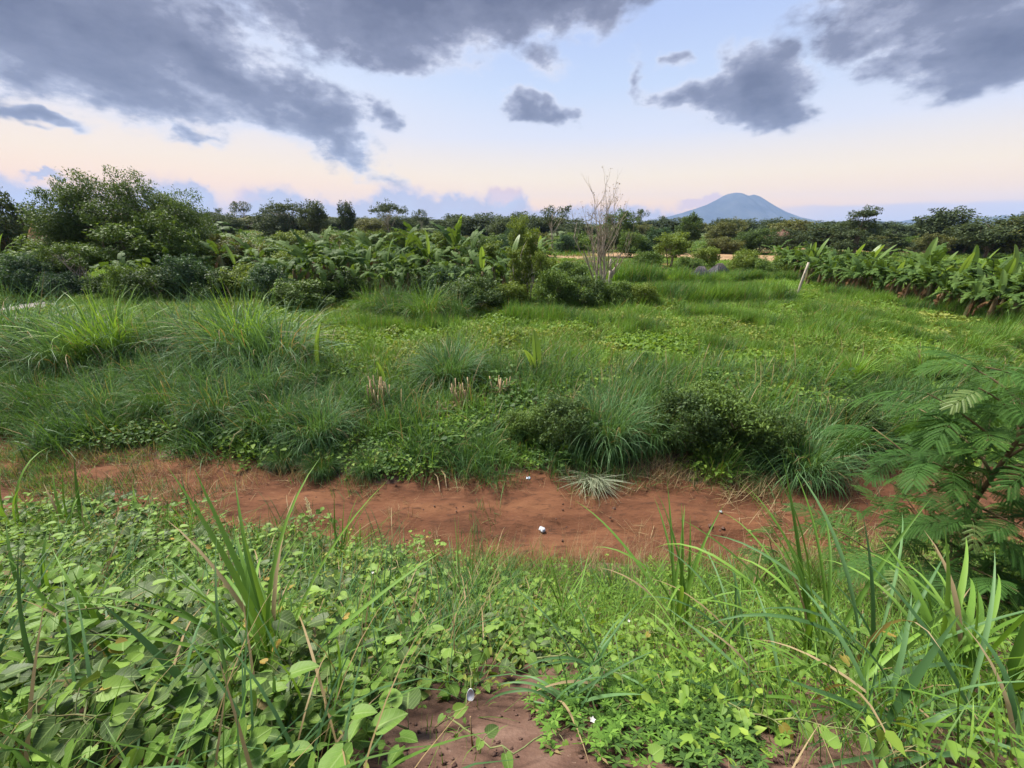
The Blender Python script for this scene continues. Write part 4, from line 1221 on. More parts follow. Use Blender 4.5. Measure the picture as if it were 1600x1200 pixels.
# ------------------------------------------------------------------ tall grass clumps
CM = dict(
    elephant=[clump_mesh(41, 950, 2.2, 0.021, 0.55, grass_blue, 0.24, 1.5), clump_mesh(42, 950, 2.2, 0.021, 0.55, grass_blue, 0.28, 1.9)],
    lush=[clump_mesh(43, 420, 2.2, 0.034, 0.38, grass_bright, 0.18, 1.0), clump_mesh(44, 420, 2.2, 0.034, 0.42, grass_lush, 0.2, 1.2)],
    mound=[clump_mesh(45, 1100, 1.15, 0.012, 0.40, grass_blue, 0.30, 2.1), clump_mesh(46, 1100, 1.15, 0.012, 0.42, grass_dark, 0.30, 2.1)],
    fine=[clump_mesh(47, 900, 1.9, 0.018, 0.6, grass_dark, 0.36, 1.8), clump_mesh(48, 900, 1.9, 0.018, 0.6, grass_lush, 0.36, 1.8)],
    tuft=[clump_mesh(49, 160, 0.8, 0.010, 0.10, grass_lush, 0.5, 0.8, 5), clump_mesh(50, 180, 0.8, 0.010, 0.13, grass_dark, 0.6, 1.1, 5)])
def top_of(me):
    co = np.empty(len(me.vertices) * 3, np.float32); me.vertices.foreach_get('co', co)
    return float(np.percentile(co[2::3], 99))
CH = {k_: top_of(v_[0]) for k_, v_ in CM.items()}    # how high they stand
def wide_of(me):
    co = np.empty(len(me.vertices) * 3, np.float32); me.vertices.foreach_get('co', co)
    return float(np.percentile(np.hypot(co[0::3], co[1::3]), 97))
CR = {k_: wide_of(v_[0]) for k_, v_ in CM.items()}
HWF = dict(elephant=1.0, lush=0.7, mound=0.85, fine=0.85, tuft=0.8)   # half width against height, as seen
def clump(kind, u, vb, vt, lab, variant=0, wide=1.0):
    L = on_ground(u, vb)
    H = max(at_y(u, vt, L.y).z - L.z, 0.2)
    sxy = H * HWF[kind] * wide / CR[kind]
    o = obj('grass_clump', CM[kind][variant], None, L, (0, 0, rng.uniform(0, 6.28)), (sxy, sxy, H / CH[kind]))
    return tag(o, lab, 'grass clump', 'tall grass clumps')
clump('elephant', 15, 575, 452, 'tall blue-green grass clump cut by the left edge above the shaded weeds')
clump('elephant', 75, 565, 462, 'tall grass clump second from the left edge, left of the bright yellow-green one', 1)
clump('elephant', 122, 585, 478, 'lower blue-green grass clump just left of the bright yellow-green one')
clump('lush', 182, 580, 456, 'bright yellow-green upright grass clump in the row of tall grass')
clump('elephant', 245, 570, 472, 'tall arching grass clump just right of the bright yellow-green one', 1, 0.8)
clump('lush', 212, 560, 486, 'lush grass clump leaning on the right flank of the bright yellow-green one', 1)
clump('elephant', 305, 560, 466, 'tall grass clump behind and left of the silvery arching one', 0, 0.8)
clump('elephant', 376, 585, 456, 'largest silvery arching grass clump, in the middle of the left half', 1, 0.85)
clump('lush', 390, 570, 456, 'pale green upright shoots inside the largest silvery clump')
clump('elephant', 438, 585, 470, 'arching grass clump on the right flank of the largest silvery one', 1)
clump('mound', 330, 618, 540, 'blue-green grass clump in front of the largest silvery one, left side')
clump('mound', 412, 625, 545, 'blue-green grass clump in front of the largest silvery one, right side')
clump('mound', 468, 612, 548, 'last tall grass clump of the row, nearest the single banana leaf', 1)
clump('mound', 170, 650, 575, 'rounded drooping grass mound left, above the track, first of its row', 0, 0.85)
clump('mound', 262, 650, 570, 'rounded drooping grass mound, second of the row above the track', 1, 0.85)
clump('mound', 350, 660, 565, 'rounded drooping grass mound, third of the row above the track', 0, 0.85)
clump('mound', 435, 676, 590, 'rounded drooping grass mound, fourth of the row above the track', 1)
clump('mound', 500, 690, 610, 'small drooping grass mound at the right end of the row above the track')
clump('mound', 70, 640, 575, 'grassy mound near the left edge behind the shaded weeds', 1)
clump('mound', 30, 622, 560, 'shaded tall grass clump low by the left edge')
clump('mound', 205, 605, 545, 'blue-green grass clump in front of the bright yellow-green one', 1)
clump('mound', 268, 610, 542, 'blue-green grass clump filling the gap left of the silvery one')
clump('fine', 618, 496, 440, 'fine-bladed rounded grass clump before the thicket, left of the widest one')
clump('fine', 668, 500, 440, 'widest fine-bladed rounded grass clump before the thicket', 1, 1.15)
clump('fine', 712, 502, 452, 'fine-bladed grass clump on the right side of the widest one')
clump('fine', 582, 490, 444, 'fine-bladed grass clump at the left end of the row before the thicket', 1)
clump('elephant', 704, 602, 528, 'dark spiky grass clump in the low field behind the dry stubble')
clump('mound', 945, 694, 600, 'dark drooping grass mound beyond the middle of the track')
clump('mound', 905, 680, 612, 'drooping grass mound left of the dark one beyond the track', 1)
clump('mound', 1010, 690, 618, 'drooping grass mound right of the dark one beyond the track', 1)
clump('mound', 1248, 742, 652, 'rounded blue-green grass mound at the far edge of the track, near the feathery shrub')
clump('mound', 1300, 700, 615, 'grass mound behind the blue-green one near the feathery shrub', 1)
clump('tuft', 1117, 748, 690, 'upright spiky grass tuft at the far edge of the track')
clump('mound', 505, 738, 700, 'low grass mound overhanging the track edge, first from the left', 1)
clump('mound', 445, 728, 692, 'low grass mound overhanging the track edge below the drooping row', 0)
clump('mound', 575, 740, 702, 'low grass mound overhanging the track edge, second from the left', 1)
clump('lush', 1440, 600, 535, 'pale tall grass clump behind the feathery shrub', 1)
clump('lush', 1330, 600, 548, 'bright grass clump in the lush field right of centre', 0)
clump('fine', 1560, 545, 492, 'wispy tall grass clump near the right edge of the mown field', 1)
clump('fine', 1510, 560, 505, 'wispy grass clump left of the one at the right edge', 1)
for i, (u, vb, vt, key) in enumerate([(1128, 705, 605, 'bush_mid'), (1062, 700, 612, 'bush_dark'), (880, 700, 622, 'bush_dark'), (1185, 718, 640, 'bush_dark'), (1090, 660, 590, 'bush_mid'), (825, 690, 630, 'bush_mid'), (1330, 690, 625, 'bush_dark')]):
    put(key, 'weed_bush', 'bush', u, 0, vt, (vb - vt) * 0.62, ['leafy weed bush beyond the track below the single dark bush row, widest one', 'dark leafy weed bush right of the drooping grass mounds', 'dark weed bush left of the drooping grass mounds', 'low dark weed bush left of the blue-green mound at the track', 'weed bush farther back behind the widest one', 'small weed bush beside the dry stubble beyond the track', 'dark weed bush right behind the feathery shrub'][i], 'weed bushes beyond the track', base_v=vb)

# ------------------------------------------------------------------ ground cover beyond the track
def fill(poly_px, spacing, rngs, jitter=0.5, grow=0.0, cond=None):
    """points over the ground inside a polygon given by photo pixels on the ground"""
    W = np.array([(lambda p: (p.x, p.y))(on_ground(u, v)) for u, v in poly_px])
    return fill_xy(W, spacing, rngs, jitter, cond)
def fill_xy(W, spacing, rngs, jitter=0.5, cond=None):
    x0, y0 = W.min(0); x1, y1 = W.max(0)
    gx, gy = np.meshgrid(np.arange(x0, x1, spacing), np.arange(y0, y1, spacing))
    P = np.stack([gx.ravel(), gy.ravel()], 1)
    P = P + rngs.uniform(-jitter, jitter, P.shape) * spacing
    inside = np.zeros(len(P), bool)
    j = len(W) - 1
    for i in range(len(W)):
        xi, yi = W[i]; xj, yj = W[j]
        c = ((yi > P[:, 1]) != (yj > P[:, 1])) & (P[:, 0] < (xj - xi) * (P[:, 1] - yi) / (yj - yi + 1e-12) + xi)
        inside ^= c
        j = i
    P = P[inside]
    if cond is not None:
        P = P[cond(P[:, 0], P[:, 1])]
    return P
def lay(name, protos, P, rngs, label, smin=0.75, smax=1.3, weights=None, dz=0.0, size=None, patchy=0.0):
    x, y = P[:, 0], P[:, 1]
    z = terrain(x, y) + dz
    s = rngs.uniform(smin, smax, len(x)) if size is None else size
    if patchy > 0:      # uneven heights
        s = s * (0.95 + 0.45 * wav(x, y, patchy * 1.9, 5.1) + 0.2 * wav(x, y, patchy * 5.0, 2.2)).clip(0.45, 1.8)
    idx = rngs.choice(len(protos), len(x), p=weights)
    if patchy > 0:      # one kind of growth tends to keep together
        f = (wav(x, y, patchy, 1.7) + 0.6 * wav(x, y, patchy * 2.7, 0.4)) / 1.6 * 0.5 + 0.5 + rngs.normal(0, 0.10, len(x))
        r = np.argsort(np.argsort(f)) / len(f)
        idx = np.searchsorted(np.cumsum(weights), r).clip(0, len(protos) - 1)
    return scatter(name, protos, np.stack([x, y, z], 1), slope_rot(x, y, rngs), s, idx, label)

rg = np.random.default_rng(9)
CLEAR = [(c0.x, c0.y, 2.2, 1.9), (c0.x + 0.8, c0.y - 2.2, 1.5, 1.8)]
for (u, v, r_) in [(592, 648, 0.55), (722, 648, 0.45), (782, 634, 0.4), (1040, 700, 0.4), (548, 668, 0.5), (690, 662, 0.55), (80, 560, 0.8), (620, 690, 0.45), (700, 700, 0.4), (560, 700, 0.4)]:
    q = on_ground(u, v); CLEAR.append((q.x, q.y - 0.15, r_ * 0.8, r_ * 0.7))
def off_clear(x, y):
    ok = np.ones(len(x), bool)
    for (cx, cy, rx_, ry_) in CLEAR:
        ok &= ((x - cx) / rx_) ** 2 + ((y - cy) / ry_) ** 2 > 1.0
    return ok
G_v = [patch_grass(101, grass_dark, 0.6, 190, 0.52, 0.011, 0.7, 1.4, 5, 0.5), patch_grass(102, grass_lush, 0.6, 170, 0.48, 0.011, 0.7, 1.4, 5, 0.5), patch_leaves(103, under_mat, 0.6, 190, 0.075, 0.40), patch_leaves(104, creeper_mat, 0.6, 170, 0.07, 0.36), patch_grass(105, grass_dry, 0.6, 60, 0.36, 0.008, 1.1, 0.8)]
# verge along the far side of the track
Wv = np.array([(x, y_far(x) + 0.02) for x in np.linspace(-17, 17, 60)] + [(17, 11.6), (-17, 12.2)])
P = fill_xy(Wv, 0.30, rg, cond=off_clear)
edge = P[:, 1] - y_far(P[:, 0])
P = P[(edge > 0.25) | (rg.random(len(P)) < 0.5)]
lay('verge_grass', G_v, P, rg, 'tangled grass and weeds along the far side of the track', weights=[0.36, 0.16, 0.26, 0.16, 0.06], patchy=0.9)
# lush low field
C_m = [patch_leaves(111, creeper_mat, 0.9, 280, 0.10, 0.30, tilt=0.8), patch_leaves(115, LM['young'], 0.9, 240, 0.09, 0.30, tilt=0.8), patch_grass(114, grass_bright, 0.9, 220, 0.42, 0.013, 0.7, 1.2, 4, 0.55), patch_leaves(112, LM['light'], 0.9, 260, 0.09, 0.36, tilt=0.8), patch_grass(113, grass_lush, 0.9, 240, 0.48, 0.013, 0.6, 1.2, 4, 0.55), patch_grass(116, grass_dry, 0.9, 90, 0.34, 0.010, 1.0, 0.8)]
P = fill_xy(np.array([(-24, 10.5), (24, 10.5), (40, 26), (-34, 30)]), 0.52, rg, cond=off_clear)
lay('field_weeds', C_m, P, rg, 'low bright green creeping weeds and grass covering the fallow field', weights=[0.22, 0.15, 0.20, 0.18, 0.20, 0.05], patchy=0.55)
# bare plots of orange earth in the middle distance
plot_mat = solid_mat('dry_plot', [(0.20, 0.115, 0.06), (0.30, 0.19, 0.10), (0.36, 0.26, 0.14)], scale=0.6, bump=0.05, coord='Object')
PLOTS = []
for i_, (u, v, ru, rv, lab) in enumerate([(885, 403, 40, 4, 'bare orange plot behind the bare tree'), (1000, 399, 90, 4, 'bare orange plot between the bare tree and the slender green tree'), (1125, 401, 75, 5, 'bare orange plot behind the field hut'), (1235, 403, 60, 4, 'dry plot left of the banana plantation'), (500, 391, 55, 4, 'bare plot behind the middle banana plants'), (690, 388, 45, 4, 'bare plot below the clipped hedge')]):
    c_ = on_ground(u, v); rx_ = abs(on_ground(u + ru, v).x - c_.x); ry_ = abs(on_ground(u, v - rv).y - c_.y)
    PLOTS.append((c_.x, c_.y, rx_, ry_))
    n_ = 28; V = []
    for r_ in (0.0, 0.5, 1.0):
        for a in np.linspace(0, 2 * np.pi, n_, endpoint=False):
            q_ = 1 + 0.12 * math.sin(a * 3 + i_) + 0.08 * math.sin(a * 7 + 2 * i_)
            x, y = c_.x + r_ * q_ * rx_ * math.cos(a), c_.y + r_ * q_ * ry_ * math.sin(a)
            V.append((x, y, gz(x, y) + (0.06 if r_ < 0.9 else 0.01)))
    ii, jj = np.meshgrid(np.arange(2), np.arange(n_), indexing='ij')
    Fm = np.stack([ii * n_ + jj, ii * n_ + (jj + 1) % n_, (ii + 1) * n_ + (jj + 1) % n_, (ii + 1) * n_ + jj], -1).reshape(-1, 4)
    tag(obj('bare_plot', mesh_np('bare_plot', V, Fm, plot_mat, smooth=True)), lab, kind='structure')
def off_plots(x, y):
    ok = np.ones(len(x), bool)
    for (cx, cy, rx_, ry_) in PLOTS:
        ok &= ((x - cx) / rx_) ** 2 + ((y - cy) / ry_) ** 2 > 0.9
    return ok
# mown field towards the plantation
M_m = [patch_grass(121, grass_bright, 1.4, 260, 0.30, 0.022, 0.8, 1.0), patch_leaves(122, creeper_mat, 1.4, 240, 0.15, 0.16), patch_grass(123, grass_dry, 1.4, 120, 0.24, 0.018, 1.0, 0.8), patch_grass(124, grass_lush, 1.4, 240, 0.34, 0.022, 0.7, 1.0)]
P = fill_xy(np.array([(-45, 25), (45, 22), (95, 62), (-95, 62)]), 1.0, rg, cond=off_plots)
lay('meadow_grass', M_m, P, rg, 'meadow grass of the middle distance', weights=[0.30, 0.24, 0.22, 0.24], patchy=0.22)
F_m = [patch_grass(131, grass_lush, 4.0, 300, 0.55, 0.06, 0.7, 1.0, 3), patch_grass(132, grass_dry, 4.0, 200, 0.4, 0.05, 0.9, 0.8, 3), patch_leaves(133, LM['mid'], 4.0, 300, 0.3, 0.5)]
P = fill_xy(np.array([(-95, 60), (95, 60), (170, 150), (-170, 150)]), 3.4, rg, cond=lambda x, y: off_plots(x, y) & (np.sin(x * 0.08) + np.sin(y * 0.21 + x * 0.02) > -0.7))
lay('far_meadow', F_m, P, rg, 'far grass and crop rows before the treeline', weights=[0.5, 0.2, 0.3])
# taller grass along the bunds between plots
B_m = [patch_grass(141, grass_lush, 0.7, 190, 0.95, 0.020, 0.25, 0.8, 5), patch_grass(142, grass_dark, 0.7, 190, 0.9, 0.020, 0.3, 0.8, 5), patch_grass(143, grass_bright, 0.7, 150, 0.85, 0.020, 0.3, 0.8, 5)]
bunds = [([(1010, 472), (1090, 474), (1160, 475), (1238, 472)], 0.8, 1.15), ([(1060, 494), (1130, 498), (1200, 512), (1290, 527)], 0.7, 0.75), ([(1150, 490), (1240, 478), (1330, 494), (1420, 508), (1510, 524), (1600, 545)], 0.5, 0.5), ([(960, 440), (1040, 444), (1085, 446)], 0.8, 1.3),
         ([(860, 505), (930, 510), (1010, 515)], 1.0, 0.7), ([(1285, 462), (1350, 472), (1420, 484), (1500, 497), (1600, 520)], 0.5, 0.75), ([(1110, 446), (1150, 438), (1230, 440)], 0.6, 0.9), ([(780, 498), (840, 500), (880, 503)], 0.8, 0.8), ([(540, 512), (640, 516), (740, 514)], 0.7, 0.6), ([(870, 560), (960, 572), (1060, 580)], 0.5, 0.55), ([(1100, 545), (1200, 560), (1300, 580), (1400, 605)], 0.45, 0.6), ([(1240, 488), (1340, 512), (1440, 535), (1560, 565)], 0.35, 0.6), ([(560, 560), (640, 570), (700, 575)], 0.5, 0.5), ([(1020, 458), (1100, 460), (1180, 458)], 0.5, 0.8)]
P, S = [], []
for line, w, hs in bunds:
    W = [on_ground(u, v) for u, v in line]
    for a, b in zip(W[:-1], W[1:]):
        n = int((b - a).length / 0.16)
        for i in range(n):
            q = a.lerp(b, rg.random())
            P.append((q.x + rg.normal(0, w * 0.45), q.y + rg.normal(0, w * 0.55))); S.append(hs * rg.uniform(0.7, 1.2))
P = np.array(P)
lay('bund_grass', B_m, P, rg, 'taller rows of grass on the low ridges between plots', size=np.array(S), weights=[0.5, 0.3, 0.2])

# rank grass knitting the clumps of the verge together
Pr = fill_xy(np.array([(x, float(y_far(x)) + 0.45) for x in np.linspace(-16, 16, 40)] + [(16, 11.5), (-18, 13.5)]), 0.5, rg, cond=off_clear)
Pr = Pr[rg.random(len(Pr)) < 0.75]
R_m = [patch_grass(145, grass_dark, 0.7, 90, 0.75, 0.012, 0.55, 1.6, 6, 0.55), patch_grass(146, grass_lush, 0.7, 90, 0.75, 0.012, 0.55, 1.6, 6, 0.55), patch_grass(147, grass_blue, 0.7, 90, 0.8, 0.013, 0.55, 1.7, 6, 0.55), patch_leaves(148, under_mat, 0.7, 170, 0.08, 0.50, tilt=0.8), patch_leaves(149, LM['light'], 0.7, 120, 0.07, 0.5, tilt=0.8)]
lay('rank_grass', R_m, Pr, rg, 'rank tangled grass and weeds between the clumps beyond the track', 0.6, 1.15, weights=[0.24, 0.2, 0.2, 0.22, 0.14], patchy=0.8)
# ================================================================== on and beside the track
rd = np.random.default_rng(321)
white_mat = solid_mat('white_plastic', [(0.30, 0.32, 0.36), (0.62, 0.65, 0.70)], scale=12, rough=0.35, spec=0.4)
blue_mat = solid_mat('pale_blue_plastic', [(0.36, 0.48, 0.60), (0.60, 0.66, 0.72)], scale=18, rough=0.35, spec=0.4)
stone_mat = solid_mat('clod', [(0.055, 0.030, 0.024), (0.09, 0.05, 0.038), (0.13, 0.08, 0.06)], scale=18, bump=0.01)

def crumple(seed, r, flat=0.6, n=9, m=14):
    q_ = np.random.default_rng(seed)
    th = np.linspace(0.02, np.pi - 0.02, n); ph = np.linspace(0, 2 * np.pi, m, endpoint=False)
    T_, P_ = np.meshgrid(th, ph, indexing='ij')
    rad = r * (1 + q_.normal(0, 0.28, T_.shape) + 0.15 * np.sin(P_ * 3 + T_ * 4 + seed))
    V = np.stack([rad * np.sin(T_) * np.cos(P_), rad * np.sin(T_) * np.sin(P_), rad * np.cos(T_) * flat + r * flat * 0.7], -1).reshape(-1, 3)
    i, j = np.meshgrid(np.arange(n - 1), np.arange(m), indexing='ij')
    F = np.stack([i * m + j, (i + 1) * m + j, (i + 1) * m + (j + 1) % m, i * m + (j + 1) % m], -1).reshape(-1, 4)
    return V, F
def lump(name, u, v, r, mat, lab, cat, seed, flat=0.6, dz=0.0):
    L = on_ground(u, v)
    V, F = crumple(seed, r, flat)
    return tag(obj(name, mesh_np(name, V, F, mat), None, L + Vector((0, 0, dz))), lab, cat)
lump('plastic_scrap', 847, 828, 0.050, white_mat, 'small crumpled white plastic scrap lying on the near side of the track', 'litter', 3, 0.35, -0.01)
lump('plastic_scrap', 825, 748, 0.045, blue_mat, 'pale blue and white plastic scrap at the far edge of the track', 'litter', 4, 0.45, -0.01)
lump('plastic_scrap', 1126, 800, 0.025, white_mat, 'tiny white scrap on the right half of the track', 'litter', 5, 0.3)
for i, (u, v, r) in enumerate([(1060, 802, 0.035), (1085, 810, 0.03), (1040, 806, 0.025), (1110, 822, 0.035), (1130, 826, 0.03), (960, 795, 0.03)]):
    lump('earth_clod', u, v, r, stone_mat, 'dark clod of earth lying on the track, %s from the left' % ordn(sorted([1060, 1085, 1040, 1110, 1130, 960]).index(u) + 1), 'clod', 20 + i, 0.4, -0.008)
P = np.stack([rd.uniform(-9, 9, 200), rd.uniform(4.3, 6.9, 200)], 1)
peb = []
for s in range(3):
    V, F = crumple(50 + s, 0.010, 0.6, 5, 6)
    peb.append(mesh_np('pebble', V, F, stone_mat))
lay('gravel', peb, P, rd, 'small crumbs of earth and grit strewn over the track', 0.5, 1.9, dz=0.01)

# two bleached twigs on the track
for k_, (pts, lab) in enumerate([([(676, 742), (684, 752), (688, 772)], 'bleached curved twig on the track, the longer of two'), ([(690, 738), (696, 750), (698, 766)], 'bleached curved twig on the track, the shorter of two')]):
    W = [on_ground(u, v) + Vector((0, 0, 0.04 + 0.05 * (i == 1))) for i, (u, v) in enumerate(pts)]
    o = W[0].copy()
    tag(obj('twig', MB().tube([w - o for w in W], [0.016, 0.014, 0.008], 6).mesh('twig', straw_mat, smooth=True), None, o), lab, 'twig')
# cut grass dropped at the track edge
L = on_ground(925, 752)
n = 150
b = np.stack([rd.normal(0, 0.10, n), rd.normal(0, 0.06, n), rd.uniform(0.01, 0.08, n)], 1)
pale_mat = leaf_mat('withered_grass', [(0.16, 0.19, 0.12), (0.26, 0.30, 0.20), (0.38, 0.38, 0.26)], 0.2, 0.6, 0.3)
V, F = blades(rd, b, rd.normal(-1.5, 0.75, n), rd.uniform(1.1, 1.5, n), rd.uniform(0.1, 0.45, n), rd.uniform(0.35, 0.85, n), np.full(n, 0.011), 5)
tag(obj('cut_grass', mesh_np('cut_grass', V, F, pale_mat), None, L), 'withered pale bundle of cut grass fanned out at the far edge of the track', 'grass bundle')
# straw litter on the far edge of the track
D_l = [patch_grass(154, grass_dry, 0.6, 7, 0.16, 0.005, 1.5, 0.1, 2), patch_grass(155, grass_dry, 0.6, 12, 0.20, 0.005, 1.45, 0.15, 2), patch_grass(151, grass_dry, 0.5, 60, 0.34, 0.007, 1.45, 0.15, 3), patch_grass(152, grass_dry, 0.5, 40, 0.28, 0.006, 1.4, 0.2, 3), patch_grass(153, grass_dark, 0.5, 50, 0.26, 0.009, 1.3, 0.4, 3)]
Pl_ = []
for i in range(420):
    x = rd.uniform(-9, 9)
    if x < 1.0 and rd.random() < 0.72: continue
    Pl_.append((x, float(y_far(x)) + rd.normal(-0.12, 0.18)))
for i in range(70):
    x = rd.uniform(-11, -5); Pl_.append((x, float(y_far(x)) - rd.uniform(0.1, 1.4)))
for i in range(60):
    x = rd.uniform(-8, 8); Pl_.append((x, rd.uniform(float(y_near(x)) + 0.1, float(y_far(x)) - 0.1)))
for (u, v, nn) in [(560, 655, 16), (690, 660, 16), (600, 655, 12), (620, 690, 12), (548, 668, 14), (700, 698, 12), (560, 700, 10), (730, 650, 10), (1040, 700, 8), (80, 560, 14)]:
    c = on_ground(u, v)
    for _ in range(nn): Pl_.append((c.x + rd.normal(0, 0.35), c.y + rd.normal(0, 0.25)))
lay('straw_litter', D_l, np.array(Pl_), rd, 'dry straw and grass clippings strewn along the track edge', 0.6, 1.2, dz=0.03)
# sparse grass creeping onto the track at the left
Tg = [patch_grass(161, grass_lush, 0.4, 60, 0.16, 0.008, 0.9, 0.8, 3), patch_grass(162, grass_dark, 0.4, 60, 0.15, 0.008, 0.9, 0.8, 3)]
Pt = []
for (u, v, su, sv, nn) in [(130, 700, 30, 10, 12), (60, 740, 30, 14, 22), (200, 715, 26, 6, 8), (170, 765, 40, 8, 12), (30, 700, 30, 14, 16), (1330, 830, 30, 14, 10), (150, 680, 40, 8, 14), (240, 690, 30, 8, 8)]:
    for _ in range(nn):
        c = on_ground(u + rd.normal(0, su), v + rd.normal(0, sv)); Pt.append((c.x, c.y))
lay('track_grass', Tg, np.array(Pt), rd, 'thin patches of grass creeping over the track', 0.7, 1.4, dz=0.02)

# ------------------------------------------------------------------ cut stubble clumps
stalk_me = [MB().tube([(0, 0, -0.03), (0.01, 0, 0.5), (0.0, 0.01, 1.0)], [0.016, 0.015, 0.014], 6).mesh('stalk', straw_mat), MB().tube([(0, 0, -0.03), (0.02, 0.01, 0.45), (0.07, 0.01, 0.85)], [0.018, 0.016, 0.014], 6).mesh('stalk', straw_mat)]
def heap_mesh(seed, n, L):
    q_ = np.random.default_rng(seed)
    b = np.stack([q_.normal(0, 0.12, n), q_.normal(0, 0.10, n), q_.uniform(0.0, 0.28, n)], 1)
    V, F = blades(q_, b, q_.uniform(0, 6.28, n), q_.uniform(0.9, 1.5, n), q_.uniform(0.3, 1.2, n), L * q_.uniform(0.5, 1, n), np.full(n, 0.022), 5)
    return mesh_np('dead_leaves', V, F, grass_dry)
heap = [heap_mesh(5, 60, 0.6), heap_mesh(6, 80, 0.55)]
def stubble(u, vb, vt, n, w, lab):
    L = on_ground(u, vb)
    H = at_y(u, vt, L.y).z - L.z
    t = thing('stubble_clump', lab, 'stubble', L, rd.uniform(0, 6))
    for i in range(n):
        a, r = rd.uniform(0, 6.28), w * math.sqrt(rd.random())
        obj('stalk', stalk_me[int(rd.integers(2))], t, (r * math.cos(a), r * math.sin(a), 0), (rd.normal(0, 0.10) - 0.3 * r * math.sin(a), rd.normal(0, 0.10) + 0.3 * r * math.cos(a), rd.uniform(0, 6)), (1, 1, H * rd.uniform(0.65, 1.05)))
    tag(obj('dead_leaves', heap[int(rd.integers(2))], t, (0, -0.05, 0), (0, 0, rd.uniform(0, 6)), 1.0), kind='stuff')
stubble(592, 642, 588, 22, 0.30, 'cut stalks of a harvested grass clump beside the small banana sucker')
stubble(722, 640, 590, 16, 0.22, 'cut pale stalks beyond the track, left of the shorter cut clump')
stubble(782, 626, 588, 14, 0.20, 'shorter cut clump of pale stalks beyond the middle of the track')
stubble(1040, 692, 652, 12, 0.16, 'small cut clump with brown base and green regrowth beyond the track')
stubble(548, 662, 640, 8, 0.22, 'collapsed heap of dry stalks left of the cut clumps')
stubble(690, 652, 626, 10, 0.3, 'tumbled heap of brown dry leaves and stalks between the cut clumps')
stubble(75, 556, 532, 10, 0.25, 'dry cut stalks at the foot of the tall grass near the left edge')
# wires sagging beside the track at the left
wire_mat = solid_mat('dull_wire', [(0.22, 0.22, 0.22), (0.34, 0.34, 0.34)], scale=5, rough=0.5, metal=0.3)
for k_, (a, b, lab) in enumerate([((-40, 640), (330, 676), 'thin grey wire sagging over the weeds left, the upper of two'), ((-40, 656), (300, 688), 'thin grey wire sagging over the weeds left, the lower of two')]):
    A, B = on_ground(*a), on_ground(*b)
    A.z += 0.28; B.z += 0.02
    pts = [A.lerp(B, t) - Vector((0, 0, 0.12 * math.sin(math.pi * t))) - A for t in np.linspace(0, 1, 14)]
    tag(obj('wire', MB().tube(pts, [0.006] * 14, 5).mesh('wire', wire_mat), None, A), lab, 'wire')

# ================================================================== the near bank
def bare(x, y):
    """open patches of red soil at the photographer's feet"""
    out = np.zeros_like(np.asarray(x, float))
    for (cx, cy, rx_, ry_) in BARE:
        out = np.maximum(out, 1 - np.sqrt(((x - cx) / rx_) ** 2 + ((y - cy) / ry_) ** 2))
    return out
def bare_spot(u, v, ru, rv):
    c = on_ground(u, v); e = on_ground(u + ru, v); f = on_ground(u, v - rv)
    return (c.x, c.y, abs(e.x - c.x), abs(f.y - c.y))
BARE = [bare_spot(780, 1195, 270, 125), bare_spot(940, 1185, 190, 95), bare_spot(1225, 1190, 85, 60), bare_spot(690, 1195, 120, 60)]
def hv(x, y):
    """how deep the weeds stand on the bank"""
    x = np.asarray(x, float); y = np.asarray(y, float)
    d = 0.17 + 0.48 * sstep(-x, -0.1, 1.5) + 0.10 * sstep(x, 0.8, 2.5)
    d = d * (0.8 + 0.38 * wav(x, y, 2.9, 0.7) + 0.15 * wav(x, y, 7.0, 2.0)) * (0.35 + 0.65 * sstep(y, 0.35, 1.3))
    return np.maximum(d * (1 - sstep(bare(x, y), -0.1, 0.5)), 0.0)
def on_weeds(u, v, f=1.0):
    d = ray(u, v); t = 0.3
    while t < 12:
        x, y, z = d.x * t, d.y * t, CAM_Z + d.z * t
        if z <= gz(x, y) + f * float(hv(x, y)): break
        t += 0.01
    return x, y

def vine_leaf(widths, lobe, cup, wave, seed):
    q_ = np.random.default_rng(seed)
    ym = np.array([0.0, 0.10, 0.26, 0.46, 0.66, 0.84, 1.0]); ye = np.array([lobe, lobe * 0.4 + 0.0, 0.20, 0.44, 0.66, 0.85, 1.0])
    w = np.array(widths)
    z = -0.18 * ym ** 2
    mid = np.stack([np.zeros(7), ym, z], 1)
    V = [mid]; UV = [np.stack([np.zeros(7), ym], 1)]
    for s in (-1, 1):
        half = np.stack([s * w * 0.55, (ym + ye) / 2, z + cup * w * 0.30], 1)
        edge = np.stack([s * w, ye, z + cup * w * 0.75 + wave * np.sin(ye * 9 + seed + s)], 1)
        V += [half, edge]; UV += [np.stack([s * w * 0.55, (ym + ye) / 2], 1), np.stack([s * w, ye], 1)]
    F = []
    for s, (h, e) in enumerate([(7, 14), (21, 28)]):
        for i in range(6):
            a = [i, i + 1, h + i + 1, h + i]; b = [h + i, h + i + 1, e + i + 1, e + i]
            F += [a, b] if s else [a[::-1], b[::-1]]
    return np.concatenate(V), np.array(F), np.concatenate(UV)
shapes = [([0.20, 0.40, 0.48, 0.42, 0.29, 0.13, 0.0], -0.20, 0.28, 0.02, 1), ([0.14, 0.30, 0.38, 0.36, 0.27, 0.13, 0.0], -0.10, 0.36, 0.025, 2), ([0.22, 0.44, 0.52, 0.48, 0.36, 0.18, 0.0], -0.18, 0.2, 0.03, 3)]
SH = [vine_leaf(*sh) for sh in shapes]
